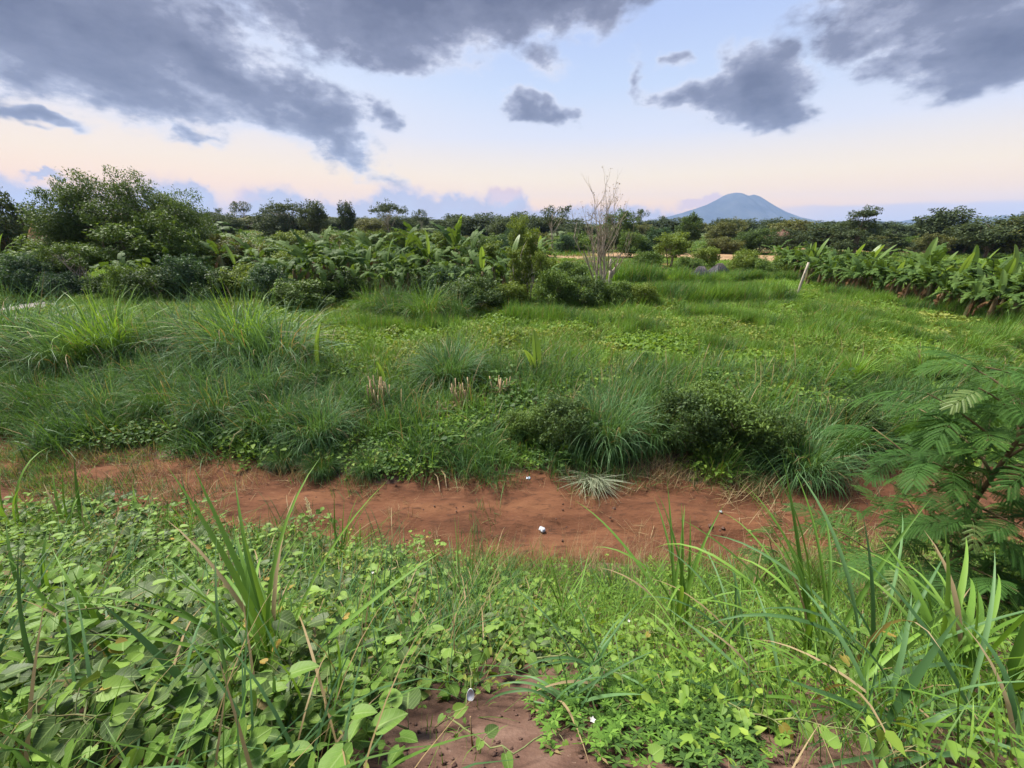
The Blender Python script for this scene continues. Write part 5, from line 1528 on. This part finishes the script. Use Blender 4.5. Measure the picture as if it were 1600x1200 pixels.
# crumbs and litter on the open soil
Pb = []
for (cx, cy, rx_, ry_) in BARE:
    for _ in range(90):
        aa, rr_ = rd.uniform(0, 6.28), math.sqrt(rd.random())
        Pb.append((cx + rx_ * rr_ * math.cos(aa), cy + ry_ * rr_ * math.sin(aa)))
lay('soil_crumbs', peb + [patch_grass(156, grass_dry, 0.10, 2, 0.06, 0.003, 1.5, 0.1, 2), patch_grass(157, grass_lush, 0.08, 5, 0.09, 0.004, 0.8, 0.8, 4)], np.array(Pb), rd, 'crumbs of earth, straw and seedling grass on the open soil', 0.4, 1.3, weights=[0.26, 0.26, 0.26, 0.15, 0.07])
# under layer
U_l = [patch_shaped(171, vine_dark_mat, 0.42, 44, 0.060, 0.18, SH[0]), patch_shaped(172, vine_mat, 0.42, 52, 0.050, 0.22, SH[1]), patch_shaped(173, vine_mat, 0.42, 42, 0.055, 0.20, SH[2]), patch_grass(174, grass_lush, 0.42, 46, 0.42, 0.007, 0.75, 1.2, 6, 0.6), patch_leaves(175, LM['young'], 0.42, 60, 0.030, 0.24, 0.5), patch_grass(176, grass_blue, 0.42, 40, 0.45, 0.009, 0.9, 1.2, 6, 0.6)]
P0_ = fill_xy(np.array([(-7.5, 5.4), (-3.5, 4.5), (-0.6, 4.0), (0.35, 3.4), (0.2, 0.2), (-2.4, 0.2), (-7.5, 2.6)]), 0.235, rd)
Ps, Zs = [], []
for lev in (0.15, 0.55, 0.95):
    q = P0_ + rd.normal(0, 0.08, P0_.shape)
    q = q[bare(q[:, 0], q[:, 1]) < 0.10]
    q = q[(rd.random(len(q)) < 0.85)]
    Ps.append(q); Zs.append(np.maximum(hv(q[:, 0], q[:, 1]) * lev - 0.10, 0))
Pq = np.concatenate(Ps); Zq = np.concatenate(Zs)
x, y = Pq[:, 0], Pq[:, 1]
scatter('undergrowth', U_l, np.stack([x, y, terrain(x, y) + Zq], 1), slope_rot(x, y, rd, 0.6), rd.uniform(0.75, 1.25, len(x)), rd.choice(6, len(x), p=[0.25, 0.22, 0.19, 0.12, 0.13, 0.09]), 'dense broad-leaved undergrowth covering the near bank')
# fine grass over the bank
N_g = [patch_grass(181, grass_lush, 0.4, 70, 0.30, 0.006, 0.8, 1.2, 5, 0.6), patch_grass(182, grass_dark, 0.4, 60, 0.26, 0.007, 0.9, 1.2, 5, 0.6), patch_grass(183, grass_bright, 0.4, 60, 0.24, 0.006, 0.8, 1.0, 5, 0.6), patch_grass(184, grass_dry, 0.4, 26, 0.30, 0.004, 0.9, 0.8, 5), patch_leaves(185, creeper_mat, 0.4, 110, 0.040, 0.14, 0.55), patch_shaped(186, vine_mat, 0.4, 22, 0.042, 0.20, SH[2])]
P1 = fill_xy(np.array([(-0.5, 4.25), (0.3, 3.0), (0.25, 0.3), (2.6, 0.3), (8.5, 2.6), (8.5, 4.7), (4.0, 4.4), (1.5, 4.0)]), 0.20, rd)
P1 = P1[(bare(P1[:, 0], P1[:, 1]) < 0.05) & ((P1[:, 1] > 1.5 + 0.2 * rd.random(len(P1))) | (P1[:, 0] > 0.85) | (rd.random(len(P1)) < 0.25))]
P1b = fill_xy(np.array([(-7.5, 5.3), (-3.5, 4.6), (-0.4, 4.3), (0.3, 3.2), (-0.8, 2.9), (-7.5, 4.2)]), 0.30, rd)
P1c = fill_xy(np.array([(-6, 3.6), (0.2, 2.8), (0.1, 0.5), (-2.2, 0.4)]), 0.75, rd)
P1c = P1c[bare(P1c[:, 0], P1c[:, 1]) < 0]
Pg = np.concatenate([P1, P1b, P1c])
x, y = Pg[:, 0], Pg[:, 1]
scatter('bank_grass', N_g, np.stack([x, y, terrain(x, y) + 0.35 * hv(x, y)], 1), slope_rot(x, y, rd, 0.5), rd.uniform(0.65, 1.25, len(x)), rd.choice(6, len(x), p=[0.24, 0.17, 0.13, 0.07, 0.27, 0.12]), 'fine grass growing over the near bank')
# five-fingered ground cover by the bare soil
K_p = [patch_palmate(191, under_mat, 0.22, 16, 0.038, 0.05), patch_palmate(192, grass_lush, 0.22, 14, 0.036, 0.05)]
c = np.array([on_ground(u, v).xy for u, v in [(860, 1090), (1000, 1060), (1130, 1080), (1210, 1130), (1180, 1200), (1000, 1190), (900, 1180)]])
Pk = fill_xy(c, 0.085, rd)
Pk = np.concatenate([Pk, fill_xy(c + np.array([0.1, 0.35]), 0.14, rd)])
lay('ground_cover', K_p, Pk, rd, 'small five-fingered leaves creeping over the soil at the bottom', 0.7, 1.3, dz=0.012)
# thin dry flower stalks standing along the near edge of the track
def wisp(seed):
    q_ = np.random.default_rng(seed); n = 16
    b = np.stack([q_.normal(0, 0.05, n), q_.normal(0, 0.05, n), np.zeros(n)], 1)
    V1, F1 = blades(q_, b, q_.uniform(0, 6.28, n), q_.uniform(0.05, 0.5, n), q_.uniform(0.2, 1.0, n), q_.uniform(0.35, 0.75, n), np.full(n, 0.0035), 6)
    return mesh_np('wisp', V1, F1, grass_dry)
Wp = []
for i in range(240):
    x = rd.uniform(-5.5, 5.5); Wp.append((x, float(y_near(x)) - abs(rd.normal(0, 0.28)) - 0.02))
lay('dry_grass', [wisp(201), wisp(202)], np.array(Wp), rd, 'thin dry seed stalks along the near edge of the track', 0.6, 1.2)

# ------------------------------------------------------------------ creeping vines with single leaves
VL = {}
for key, mt in (('leaf', vine_mat), ('deep', vine_dark_mat), ('old', vine_old_mat)):
    VL[key] = []
    for sh in shapes:
        V, F, UV = vine_leaf(*sh)
        VL[key].append(mesh_np('vine_leaf', V, F, mt, UV, smooth=True))

def vine(u, v, head, length, lab, leaf=0.085, step=0.055, lift=0.0, deep=0.15, old=0.03, rise=0.0, wander=0.28):
    x, y = on_weeds(u, v)
    z0 = gz(x, y) + float(hv(x, y))
    o = Vector((x, y, z0))
    t = thing('creeping_vine', lab, 'vine', o, 0)
    stem, a = [], R(head)
    px, py = x, y
    n = int(length / step)
    S = MB()
    for i in range(n + 1):
        f = i / n
        zz = gz(px, py) + float(hv(px, py)) + 0.04 + lift * math.sin(math.pi * f) + rise * f ** 1.5 + rd.normal(0, 0.012)
        p = Vector((px, py, zz)) - o
        stem.append(p)
        if float(bare(np.array([px]), np.array([py]))[0]) > 0.30 and rd.random() < 0.7:
            a += rd.normal(0, wander); px += math.cos(a) * step; py += math.sin(a) * step
            continue
        for sgn in ((1,) if rd.random() < 0.55 else (1, -1)):
            az = a + sgn * (1 if i % 2 else -1) * rd.uniform(0.7, 1.7)
            pet = rd.uniform(0.02, 0.075)
            up = rd.uniform(0.01, 0.06)
            e = p + Vector((math.cos(az) * pet, math.sin(az) * pet, up))
            S.tube([p, (p + e) / 2 + Vector((0, 0, 0.008)), e], [0.0022, 0.0018, 0.0016], 4, cap=False)
            d = Vector((math.cos(az), math.sin(az), rd.normal(-0.28, 0.3))).normalized()
            nr = Vector((rd.normal(0, 0.32), -0.28 + rd.normal(0, 0.32), 1.0)).normalized()
            sdx = d.cross(nr).normalized(); nr = sdx.cross(d)
            M = Matrix((sdx, d, nr)).transposed()
            r_ = rd.random()
            fam = VL['old'] if r_ < old else VL['deep'] if r_ < old + deep else VL['leaf']
            obj('leaf', fam[int(rd.integers(3))], t, e, M.to_euler(), 0.78 * leaf * rd.uniform(0.4, 1.4) * (1 - 0.45 * f))
        a += rd.normal(0, wander)
        px += math.cos(a) * step; py += math.sin(a) * step
        if bool(bare(np.array([px]), np.array([py]))[0] > 0.55):
            a += 0.5
    S.tube(stem, np.linspace(0.0045, 0.002, len(stem)), 5)
    obj('stem', S.mesh('stem', vine_stem_mat, smooth=True), t)
    return t
VN = [
    (640, 1000, -60, 1.1, 'light green vine trailing down towards the bare soil in the lower middle', 0.085, 0.2),
    (560, 940, -20, 1.0, 'vine running sideways above the dark broad leaves in the lower middle', 0.085, 0.1),
    (520, 1100, 150, 0.9, 'vine with the darkest and largest leaves above the bottom edge, left of the bare soil', 0.13, 0.9),
    (640, 1150, 200, 0.6, 'vine with big deep green leaves at the bottom edge just left of the bare soil', 0.12, 0.7),
    (430, 1150, 170, 0.8, 'deep green vine at the bottom edge below the arching grass tuft', 0.11, 0.6),
    (700, 1130, -40, 0.8, 'vine sending a long runner with light leaves across the bare soil', 0.075, 0.05),
    (600, 880, 70, 0.8, 'vine climbing upright before the red track, left of the fine grass tuft', 0.08, 0.0),
    (420, 830, 20, 1.3, 'vine with a nodding yellow-green tip overhanging the track', 0.10, 0.05),
    (250, 850, 10, 1.4, 'vine crossing the top of the weeds right of the broad upright blades', 0.11, 0.1),
    (120, 830, 200, 1.3, 'vine along the top of the weeds near the left edge', 0.11, 0.15),
    (40, 900, 20, 1.4, 'vine running inward from the left edge at mid bank', 0.11, 0.2),
    (330, 900, -30, 1.2, 'vine with a yellowed leaf on the upper bank, left third', 0.11, 0.1),
    (200, 930, 190, 1.2, 'vine below the yellowed one, running towards the left edge', 0.11, 0.25),
    (150, 1000, -10, 1.1, 'vine in the middle of the left weeds above the arching grass blades', 0.10, 0.3),
    (60, 1040, 10, 0.9, 'vine near the left edge below mid bank', 0.10, 0.4),
    (250, 1090, 200, 0.9, 'vine with two orange leaves low in the left weeds', 0.09, 0.4),
    (90, 1150, 20, 0.7, 'vine filling the bottom left corner', 0.09, 0.45),
    (480, 880, 160, 1.1, 'vine spreading over the bank crest left of the upright climbing vine', 0.10, 0.1),
    (730, 960, 10, 0.9, 'vine with small rounded leaves right of the white flowers', 0.075, 0.05),
    (820, 1040, 20, 0.7, 'vine with small heart leaves above the bare soil in the middle', 0.065, 0.05),
    (980, 1000, -10, 0.9, 'vine of pale heart leaves among grass right of the middle', 0.07, 0.0),
    (1080, 1010, 150, 0.8, 'vine of pale heart leaves crossing back towards the middle', 0.065, 0.0),
    (1130, 1100, -50, 0.55, 'vine with bright yellow-green leaves at the bottom edge, right of the ground cover', 0.085, 0.0),
    (1230, 980, 0, 0.8, 'vine with single pale leaves among the long blades on the right', 0.08, 0.0),
    (1400, 1020, 160, 0.8, 'vine of pale leaves at the foot of the tall broad-bladed plant', 0.085, 0.1),
    (360, 1010, 170, 0.9, 'vine in the shade of the arching grass tuft, left of it', 0.09, 0.35),
    (700, 1060, 150, 0.9, 'vine of mixed leaves over the dark hollow above the bare soil', 0.085, 0.3),
    (860, 960, 170, 0.9, 'vine of pale leaves at the bank crest below the white track scrap', 0.075, 0.0)]
for i, (u, v, hd, ln, lab, lf_, dp) in enumerate(VN):
    vine(u, v, hd, ln, lab, lf_, 0.048 + 0.2 * max(0, lf_ - 0.085), deep=dp, old=0.07 if i in (7, 11, 15) else 0.03, rise=0.35 if i == 6 else 0.15 if i in (7, 8) else 0.0, lift=0.05)

# ------------------------------------------------------------------ broad-bladed grasses, blade by blade
BLD = []
for i, (th, bd, w) in enumerate([(0.0, 0.35, 0.030), (0.0, 0.8, 0.028), (0.0, 1.3, 0.026), (0.0, 1.9, 0.024), (0.0, 0.15, 0.034)]):
    q_ = np.random.default_rng(300 + i)
    for mt in (grass_lush_blade, grass_bright_blade, grass_blue_blade):
        V, F = blades(q_, np.zeros((1, 3)), np.zeros(1), np.array([th]), np.array([bd]), np.array([1.0]), np.array([w]), 10, fold=0.35, widest=0.35)
        BLD.append(mesh_np('blade', V, F, mt, smooth=True))
dry_blade = []
V, F = blades(np.random.default_rng(1), np.zeros((1, 3)), np.zeros(1), np.zeros(1), np.array([1.2]), np.ones(1), np.array([0.022]), 8, fold=0.3)
dry_blade = mesh_np('blade', V, F, grass_dry, smooth=True)
def tussock(u, v, n, L, W, lab, lean=0.35, fam=None, dry=1, dirz=None, cat='grass', root=0.05):
    x, y = on_weeds(u, v, 0.4)
    t = thing('grass_tussock', lab, cat, (x, y, gz(x, y) + 0.55 * float(hv(x, y))), 0)
    L *= 1.3; W *= 1.12
    for i in range(n):
        a = rd.uniform(0, 6.28) if dirz is None else R(dirz) + rd.normal(0, 0.9)
        th = abs(rd.normal(0, lean)) + 0.05
        k = int(rd.choice(5, p=[0.24, 0.30, 0.24, 0.14, 0.08]))
        f_ = int(rd.integers(3)) if fam is None else fam
        l = L * rd.uniform(0.55, 1.1)
        w = W * rd.uniform(0.75, 1.2)
        obj('blade', BLD[k * 3 + f_] if i >= dry else dry_blade, t, (root * rd.normal(), root * rd.normal(), 0), (0, th, a), (l, w / 0.028, l))
    return t
TS = [
    (440, 1085, 30, 0.85, 0.020, 'large arching grass tuft low in the left half, its blades leaning left', 0.55, 0, 150),
    (395, 985, 16, 0.65, 0.016, 'grass tuft with upright pale blades above the large arching one', 0.35, 0, None),
    (120, 850, 9, 0.95, 0.030, 'broad upright blades standing above the weeds at the track, near the left edge', 0.28, 0, 110),
    (20, 850, 6, 1.15, 0.034, 'two or three very tall blades at the left edge reaching over the track', 0.16, 1, 100),
    (225, 830, 9, 0.7, 0.022, 'bent grass blades overhanging the track, right of the broad upright ones', 0.4, 2, 40),
    (540, 900, 10, 0.75, 0.018, 'tall thin blades rising before the track below the white seed head', 0.25, 0, 70),
    (60, 985, 12, 0.6, 0.020, 'grass blades lying flat over the weeds by the left edge', 0.8, 0, 30),
    (60, 1165, 12, 0.55, 0.024, 'pale broad blades in the bottom left corner', 0.7, 2, 60),
    (1055, 990, 14, 1.0, 0.024, 'tall grass tuft with long blades crossing the track in the middle right', 0.35, 0, 95),
    (870, 1110, 14, 0.42, 0.016, 'small broad-bladed grass on the bare soil in the middle', 0.6, 2, None),
    (935, 1075, 14, 0.5, 0.018, 'bluish grass plant right of the one on the bare soil', 0.5, 2, None),
    (1150, 1020, 12, 0.7, 0.020, 'grass blades leaning left in front of the tall tuft', 0.5, 2, 160),
    (1270, 1040, 20, 1.0, 0.024, 'long-bladed grass tuft leaning left before the feathery shrub', 0.42, 0, 130),
    (1345, 1060, 16, 0.85, 0.024, 'grass tuft between the long-bladed one and the broad-bladed plant', 0.5, 2, None),
    (1475, 1075, 26, 0.62, 0.030, 'stout bright plant with the broadest upright blades near the lower right corner', 0.32, 1, 80),
    (1570, 1110, 14, 0.7, 0.028, 'grass blades cut by the right edge at the bottom', 0.5, 0, None),
    (1400, 1150, 14, 0.5, 0.024, 'bluish broad blades at the bottom edge on the right', 0.7, 2, None),
    (1200, 1110, 10, 0.5, 0.020, 'grass blades bending over the bright vine at the bottom', 0.7, 2, 180),
    (1540, 960, 14, 0.7, 0.020, 'grass tuft at the foot of the feathery shrub by the right edge', 0.45, 0, None),
    (1310, 1120, 14, 0.6, 0.018, 'lush grass tuft at the bottom edge, left of the bluish broad blades', 0.6, 0, None),
    (1180, 950, 12, 0.6, 0.014, 'thin grass tuft just right of the small feathery seedling', 0.5, 0, None),
    (1100, 1070, 12, 0.45, 0.014, 'thin green blades beside the five-fingered ground cover', 0.6, 1, None),
    (1000, 960, 12, 0.5, 0.012, 'thin-bladed tuft left of the tall tuft crossing the track', 0.5, 1, None),
    (880, 985, 14, 0.5, 0.013, 'thin-bladed tuft at the crest right of the dense fine tuft', 0.55, 0, None),
    (1440, 1010, 14, 0.6, 0.018, 'grass tuft behind the stout broad-bladed plant', 0.5, 0, None),
    (1560, 1180, 12, 0.5, 0.022, 'broad blades in the bottom right corner', 0.7, 2, None),
    (300, 905, 12, 0.6, 0.016, 'grass blades poking through the vines on the upper left bank', 0.5, 0, None),
    (200, 1060, 12, 0.6, 0.018, 'arching blades over the dark vines in the lower left', 0.7, 0, 170),
    (330, 1150, 10, 0.5, 0.018, 'pale blades at the bottom edge left of the large arching tuft', 0.7, 2, None),
    (560, 1010, 10, 0.55, 0.014, 'thin blades among the light vines in the lower middle', 0.6, 0, None),
    (1390, 950, 14, 0.55, 0.014, 'thin grass tuft under the left side of the feathery shrub', 0.45, 0, None)]
for (u, v, n, L, W, lab, le, fam, dz_) in TS:
    tussock(u, v, n, L, W, lab, le, fam, 2 if n > 20 else 0 if fam == 1 else 1, dz_)
# fine grass tufts on the crest
for (u, v, s, var, lab) in [(720, 945, 1.15, 0, 'dense fine-bladed grass tuft at the near edge of the track, in the middle'), (665, 935, 0.85, 1, 'fine grass tuft left of the dense one at the track'), (770, 935, 0.9, 1, 'fine grass tuft right of the dense one, its blades sweeping right'), (960, 935, 0.7, 1, 'low fine grass tuft at the near edge of the track, right of the middle'), (1290, 930, 0.8, 0, 'light fine grass tuft at the near track edge below the feathery shrub'), (1220, 925, 0.7, 0, 'small light grass tuft at the near track edge, left of the feathery shrub'), (480, 900, 0.8, 0, 'fine grass tuft at the crest behind the nodding vine')]:
    x, y = on_weeds(u, v, 0.4)
    tag(obj('grass_tuft', CM['tuft'][var], None, (x, y, gz(x, y)), (0, 0, rd.uniform(0, 6)), s), lab, 'grass', 'fine grass tufts on the bank')

# ------------------------------------------------------------------ feathery shrubs (leucaena-like)
def frond_mesh(seed, mat, pairs=7, leaflets=16):
    q_ = np.random.default_rng(seed)
    M = MB()
    t = np.linspace(0, 1, 9)
    th = 0.25 - 0.85 * t
    x = np.concatenate([[0], np.cumsum(np.cos(th[:-1]) / 8)]); z = np.concatenate([[0], np.cumsum(np.sin(th[:-1]) / 8)])
    rach = np.stack([x, np.zeros(9), z], 1)
    M.tube(rach, np.linspace(0.010, 0.004, 9), 4, cap=False)
    Pp, Dd, Nn, Ls = [], [], [], []
    for k in range(pairs):
        f = 0.30 + 0.70 * k / (pairs - 1)
        c = np.array([np.interp(f, t, x), 0, np.interp(f, t, z)])
        ta = np.interp(f, t, th)
        fw = np.array([math.cos(ta), 0, math.sin(ta)]); up = np.array([-math.sin(ta), 0, math.cos(ta)])
        for s in (-1, 1):
            ang = R(64 - 34 * k / (pairs - 1)) + q_.normal(0, 0.08)
            d = unit(fw * math.cos(ang) + np.array([0, s, 0]) * math.sin(ang) + up * 0.12)
            Lp = (0.42 - 0.05 * abs(k - pairs * 0.45)) * q_.uniform(0.9, 1.1)
            ax = [c]
            dd = d.copy()
            for i in range(leaflets):
                dd = unit(dd + np.array([0, 0, -0.035]))
                ax.append(ax[-1] + dd * Lp / leaflets)
            M.tube(np.array(ax)[::4], np.linspace(0.005, 0.002, len(ax[::4])), 3, cap=False)
            for i in range(1, leaflets + 1):
                side = unit(np.cross(up, dd))
                for s2 in (-1, 1):
                    ld = unit(dd * 0.55 + side * s2 - up * 0.18)
                    ll = 0.066 * (1 - 0.35 * abs(i / leaflets - 0.45))
                    Pp.append(ax[i] + ld * ll * 0.5); Dd.append(ld); Nn.append(up); Ls.append(ll)
    Pp, Dd, Nn, Ls = map(np.array, (Pp, Dd, Nn, Ls))
    V, F = cards(Pp, Dd, Nn, Ls, Ls * 0.33, 0.05)
    M.add(V, F)
    return M.mesh('frond', mat)
FR = [frond_mesh(1, frond_mat), frond_mesh(2, frond_mat, 7), frond_mesh(3, frond_mat, 5)]
FY = [frond_mesh(4, frond_young_mat, 5), frond_mesh(5, frond_young_mat, 6)]
twig_mat = solid_mat('brown_twig', [(0.10, 0.065, 0.035), (0.17, 0.12, 0.06), (0.13, 0.15, 0.06)], scale=12)

def feathery(base, H, lab, n_br, size, seed, lean=(0, 0), reach=0.9, lowest=0.12):
    q_ = np.random.default_rng(seed)
    t = thing('feathery_shrub', lab, 'shrub', base, 0)
    S = []
    main = limb(q_, (0, 0, -0.1), (lean[0], lean[1], H), 0.0, 10)
    main[1:-1] += q_.normal(0, 0.02, (8, 3))
    obj('stem', MB().tube(main, np.linspace(0.026, 0.008, 10) * max(0.5, H / 2.6), 8).mesh('stem', twig_mat, smooth=True), t)
    def leafy(pts, n, sz, tipyoung=True):
        for i in range(n):
            f = (i + 0.7) / n
            k = f * (len(pts) - 1); i0 = min(int(k), len(pts) - 2)
            p = pts[i0] + (pts[i0 + 1] - pts[i0]) * (k - i0)
            az0 = math.atan2(pts[-1][1] - pts[0][1], pts[-1][0] - pts[0][0])
            az = az0 + (1 if i % 2 else -1) * q_.uniform(0.5, 1.5) * (1.0 if f < 0.85 else 0.4)
            yng = f > 0.9 and q_.random() < 0.35
            me = FY[int(q_.integers(2))] if yng else FR[int(q_.integers(3))]
            obj('frond', me, t, p, (q_.normal(0, 0.35), q_.normal(0.10, 0.32), az), sz * q_.uniform(0.75, 1.15) * (0.7 if yng else 1))
    for b in range(n_br):
        f = lowest + (0.90 - lowest) * b / max(1, n_br - 1)
        k = f * 9; i0 = int(k); p = main[i0] + (main[min(9, i0 + 1)] - main[i0]) * (k - i0)
        a = b * 2.4 + q_.uniform(-0.3, 0.3)
        Lb = reach * (1.05 - 0.6 * f) * q_.uniform(0.8, 1.15)
        e = p + np.array([math.cos(a) * Lb, math.sin(a) * Lb, Lb * q_.uniform(0.25, 0.7)])
        pts = limb(q_, p, e, 0.08, 6)
        obj('branch', MB().tube(pts, np.linspace(0.012, 0.004, 6) * max(0.5, H / 2.6), 6).mesh('branch', twig_mat, smooth=True), t)
        leafy(pts, max(3, int(Lb / 0.09)), size)
    leafy(main[5:], 8, size)
    return t
bL = on_ground(1436, 955)
feathery(bL, at_y(1470, 530, bL.y).z - bL.z, 'large feathery-leaved shrub standing by the track at the right', 32, 0.42, 17, lean=(0.05, 0.05), reach=1.0, lowest=0.08)
bL = on_ground(1600, 930)
feathery(bL, at_y(1600, 640, bL.y).z - bL.z, 'feathery-leaved shrub cut by the right edge of the photo', 11, 0.40, 12, lean=(0.15, 0.05), reach=0.9)
bL = on_ground(1168, 930)
feathery(bL, at_y(1168, 835, bL.y).z - bL.z + 0.05, 'small feathery seedling at the near edge of the track', 4, 0.26, 13, lean=(0.03, 0), reach=0.22, lowest=0.45)

# ------------------------------------------------------------------ small single things on the bank
# white seed head on a thin stalk
x, y = on_weeds(500, 860, 0.6)
zb = gz(x, y)
tip = at_y(478, 778, y); low = at_y(486, 806, y)
t = thing('seed_head', 'white fluffy seed head on a thin stalk before the track', 'seed head', (x, y, zb))
o = Vector((x, y, zb))
obj('stalk', MB().tube([(0, 0, 0), (low - o) * 0.5 + Vector((0.02, 0, 0)), low - o, tip - o], [0.003, 0.003, 0.0025, 0.001], 5).mesh('stalk', straw_mat), t)
ax = tip - low
n = 160
f = rd.random(n)
pp = np.array([(low - o) + ax * q for q in f]) + rd.normal(0, 0.012, (n, 3))
V, F = cards(pp, np.array(ax)[None, :] + rd.normal(0, 0.06, (n, 3)), rd.normal(size=(n, 3)), np.full(n, 0.03), np.full(n, 0.006))
fluff = leaf_mat('white_fluff', [(0.55, 0.53, 0.50), (0.75, 0.74, 0.72)], 0.3, 0.9, 0.1)
tag(obj('plume', mesh_np('plume', V, F, fluff), t), kind='stuff')
# white tag-like leaf on a stalk above the bare soil
L = on_ground(738, 1168)
t = thing('white_marker', 'small flat white plastic tag on a thin stick in the bare soil', 'plant tag', L)
tipw = at_y(735, 1120, L.y)
d = tipw - L
obj('stick', MB().tube([(0, 0, -0.03), (d.x * 0.4, 0, d.z * 0.5), (d.x, 0, d.z)], [0.004, 0.0035, 0.003], 6).mesh('stick', straw_mat), t)
n = 16
a = np.linspace(0, 2 * np.pi, n, endpoint=False)
ring = np.stack([0.016 * np.cos(a) * (1 - 0.25 * np.sin(a)), np.zeros(n), 0.024 * np.sin(a)], 1)
fr = ring + np.array([d.x, -0.004, d.z]); bk = ring + np.array([d.x, 0.002, d.z])
i = np.arange(n)
obj('tag', MB().add(np.concatenate([fr, bk]), [np.stack([i, (i + 1) % n, (i + 1) % n + n, i + n], 1), i[None, :], (i[::-1] + n)[None, :]]).mesh('tag', white_mat), t, rot=(-0.5, 0, 0.1))
# small white flowers
for k_, (u, v) in enumerate([(667, 904), (657, 908), (585, 910), (980, 985), (923, 1148)]):
    x, y = on_weeds(u, v)
    zz = gz(x, y) + float(hv(x, y)) + 0.10
    t = thing('white_flower', ['tiny white flower in the fine grass tuft, the right of a pair', 'tiny white flower in the fine grass tuft, the left of a pair', 'tiny white flower left of the fine grass tuft', 'tiny white flower among grass right of the middle', 'tiny white petal on the bare soil at the bottom'][k_], 'flower', (x, y, zz))
    obj('stalk', MB().tube([(0, 0, -0.14), (0.004, 0, -0.06), (0, 0, 0)], [0.002, 0.002, 0.0015], 5).mesh('stalk', vine_stem_mat), t)
    for b in range(5):
        aa = b * 2 * math.pi / 5
        m = MB()
        dx, dy = math.cos(aa), math.sin(aa)
        m.add([(0, 0, 0), (dx * 0.007 - dy * 0.005, dy * 0.007 + dx * 0.005, 0.006), (dx * 0.014, dy * 0.014, 0.008), (dx * 0.007 + dy * 0.005, dy * 0.007 - dx * 0.005, 0.006)], [np.array([(0, 1, 2, 3)])])
        obj('petal', m.mesh('petal', fluff), t)
# ------------------------------------------------------------------ evening haze
hz_m, q = new_mat('haze')
pv = q.node('ShaderNodeVolumePrincipled')
pv.inputs['Color'].default_value = (0.42, 0.60, 1.0, 1)
pv.inputs['Density'].default_value = 0.00009
pv.inputs['Anisotropy'].default_value = 0.0
ho = q.node('ShaderNodeOutputMaterial')
q.nt.links.new(pv.outputs[0], ho.inputs['Volume'])
top_z = max(float(ph_.max()), 30) + 40
haze = obj('haze', MB().box((0, 3300, (top_z - 8) / 2), (17000, 7800, top_z + 8)).mesh('haze', hz_m))
tag(haze, 'thin blue evening haze over the plain', kind='stuff')
